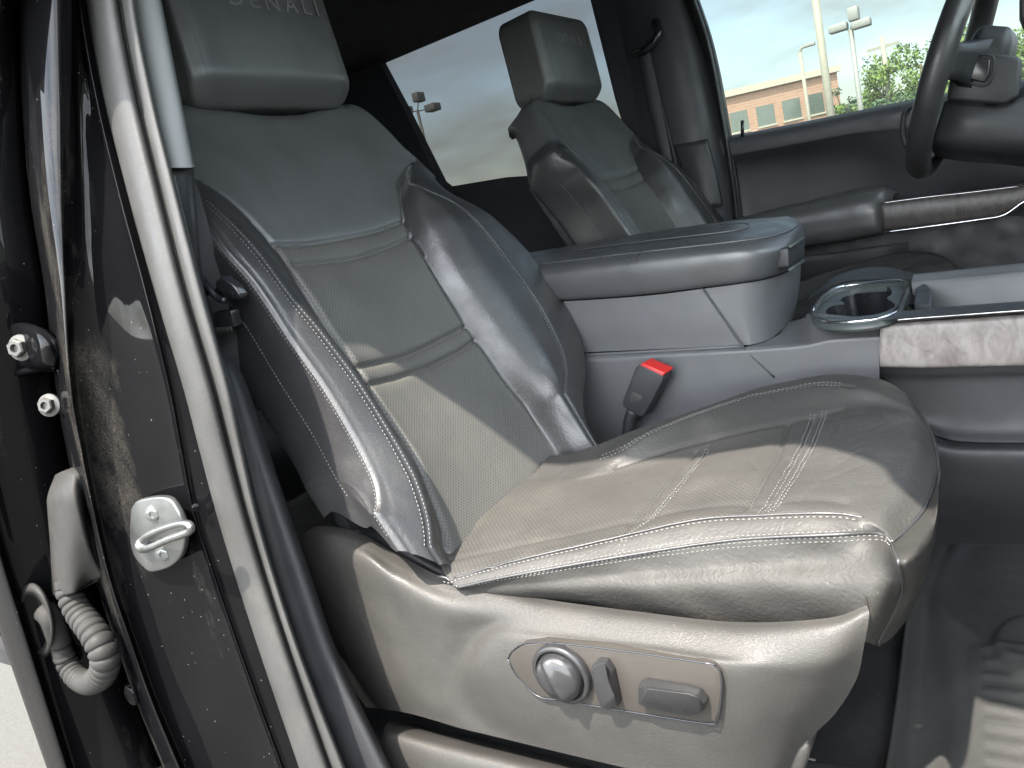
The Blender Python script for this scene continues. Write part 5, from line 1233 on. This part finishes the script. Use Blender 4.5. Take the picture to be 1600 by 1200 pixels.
lamp3('parking_lamp', 'parking lot lamp with three boxy heads beyond the driver window', (1329, 45), 32, [(1310, 44, .62, .26), (1346, 37, .62, .26), (1334, 22, .34, .45)], .085, M_GAL)
lamp3('parking_lamp', 'grey parking lot lamp seen through the dark rear window', (652, 172), 26, [(634, 173, .42, .28), (676, 168, .5, .28), (654, 152, .3, .36)], .06, M_DKM)
def simple_pole(name, label, cat, top, dist, r_, mat):
    P = PY(*top, dist); o = link(name, *tube([(P[0], P[1], 0), (P[0], P[1], P[2])], [r_*1.1, r_], 12), mat, None); return tag(o, label, cat), P
simple_pole('light_pole', 'thick pale pole rising past the top of the driver window', 'pole', (1262, -90), 18, .075, M_POL)
o, P = simple_pole('utility_pole', 'wooden utility pole with crossarm in front of the trees', 'pole', (1378, 58), 40, .11, M_POL)
tp_ = thing('street_lamp', 'slim street lamp with one curved arm in front of the brick building', 'street lamp', (PY(1250, 82, 34)[0], 34, 0))
q = PY(1250, 82, 34); tubeobj('pole', [(q[0], q[1], 0), q], .07, M_POL, tp_, 10); tubeobj('arm', cr1([q, PY(1252, 76, 34), PY(1262, 70, 34)], 4), .05, M_POL, tp_, 8)
bevelobj('lamp_head', box(PY(1265, 70, 34), (.4, .2, .12)), M_GAL, tp_, .02)
ca = link('crossarm', *box(P+np.array([0, 0, -.4]), (1.3, .12, .12)), M_POL, o, False)

M_LEAF = surf('tree_leaves', (.11, .17, .040), .6, .3, var=.35, vscale=1.2)
M_LEAF2 = surf('blue_green_leaves', (.060, .105, .055), .6, .3, var=.3, vscale=1.2)
M_BARK = surf('tree_bark', (.10, .08, .06), .9, .2, var=.2)
def tree(label, px, ztop_px, dist, wd, mat, seed, nleaf=11000, group='trees beyond the parking lot'):
    rng = np.random.RandomState(seed); P = PY(px, ztop_px, dist); H = P[2]; t = thing('tree', label, 'tree', (P[0], P[1], 0), group)
    limbs = [tube([(P[0], P[1], 0), (P[0]+.1, P[1], H*.35), (P[0], P[1]+.1, H*.75)], [.16, .12, .05], 8)]
    blobs = []
    for k in range(26):
        a_ = rng.uniform(0, 2*math.pi); rr = rng.uniform(.1, 1)*wd*.5; zz = rng.uniform(.22, .92); rr *= math.sqrt(max(.08, 1-((zz-.5)/.55)**2))
        c = np.array([P[0]+rr*math.cos(a_), P[1]+rr*math.sin(a_), H*zz]); blobs.append((c, rng.uniform(.16, .27)*wd*.62))
        if k < 8: limbs.append(tube([(P[0], P[1], H*.3), (P[0]+rr*.4*math.cos(a_), P[1]+rr*.4*math.sin(a_), H*(.3+zz)/2), c], [.07, .05, .02], 6))
    link('trunk', *merge(limbs), M_BARK, t)
    V = []; Fc = []
    for i in range(nleaf):
        c, r_ = blobs[rng.randint(len(blobs))]; d_ = rng.normal(size=3); d_ /= np.linalg.norm(d_); p = c+d_*r_*rng.uniform(.55, 1.08)*np.array([1, 1, .8])
        if p[2] > H: p[2] = H-rng.uniform(0, .3)
        u_ = rng.normal(size=3); u_ /= np.linalg.norm(u_); v_ = np.cross(u_, d_); v_ /= np.linalg.norm(v_)+1e-9; s_ = rng.uniform(.05, .11)
        k = len(V); V += [p-u_*s_, p+v_*s_*.6, p+u_*s_, p-v_*s_*.6]; Fc.append((k, k+1, k+2, k+3))
    link('crown', V, Fc, mat, t, False)
tree('bushy light green tree right of the utility pole, beyond the driver window', 1432, 48, 40, 6.6, M_LEAF, 1)
tree('lower yellow green tree left of the utility pole, beyond the driver window', 1362, 84, 40, 3.6, M_LEAF, 2, 3200)
tree('small dark green tree beside the corner of the brick building', 1318, 124, 41, 1.9, M_LEAF2, 3, 1500)
tree('broad green tree seen between the steering wheel rim and hub', 1560, 52, 40, 6.5, M_LEAF, 4)
for i, (x, y) in enumerate(((1345, 150), (1395, 140), (1440, 135))):
    tree(['blue green shrub below the tree, nearest the brick building', 'blue green shrub below the tree, at the utility pole foot', 'blue green shrub below the tree, beside the steering wheel'][i], x, y, 37, 3.2, M_LEAF2, 10+i, 1500, 'shrubs along the parking lot')

# the open front door, swung out beyond the right edge of the picture
fd = thing('front_door', 'open black front passenger door standing outside the picture on the right', 'car door', (.55, .45, .6))
ddir = np.array([.16, -1.0, 0]); ddir /= np.linalg.norm(ddir); dn = np.array([1., .16, 0]); dn /= np.linalg.norm(dn); d0 = np.array([.52, .40, 0])
bevelobj('door_shell', prism([d0+np.array([0, 0, .62]), d0+ddir*1.0+np.array([0, 0, .66]), d0+ddir*1.02+np.array([0, 0, 1.50]), d0+np.array([0, 0, 1.50])], dn*.12), M_PLD, fd, .02)
link('window', *prism([d0+dn*.05+np.array([0, 0, 1.5]), d0+dn*.05+ddir*1.0+np.array([0, 0, 1.5]), d0+dn*.05+ddir*.98+np.array([0, 0, 2.0]), d0+dn*.05+ddir*.55+np.array([0, 0, 2.02])], dn*.005), M_GLS, fd, False)
bevelobj('armrest', prism([d0+ddir*.3+np.array([0, 0, 1.18]), d0+ddir*.9+np.array([0, 0, 1.18]), d0+ddir*.9+np.array([0, 0, 1.28]), d0+ddir*.3+np.array([0, 0, 1.28])], -dn*.07), M_SMO, fd, .02)
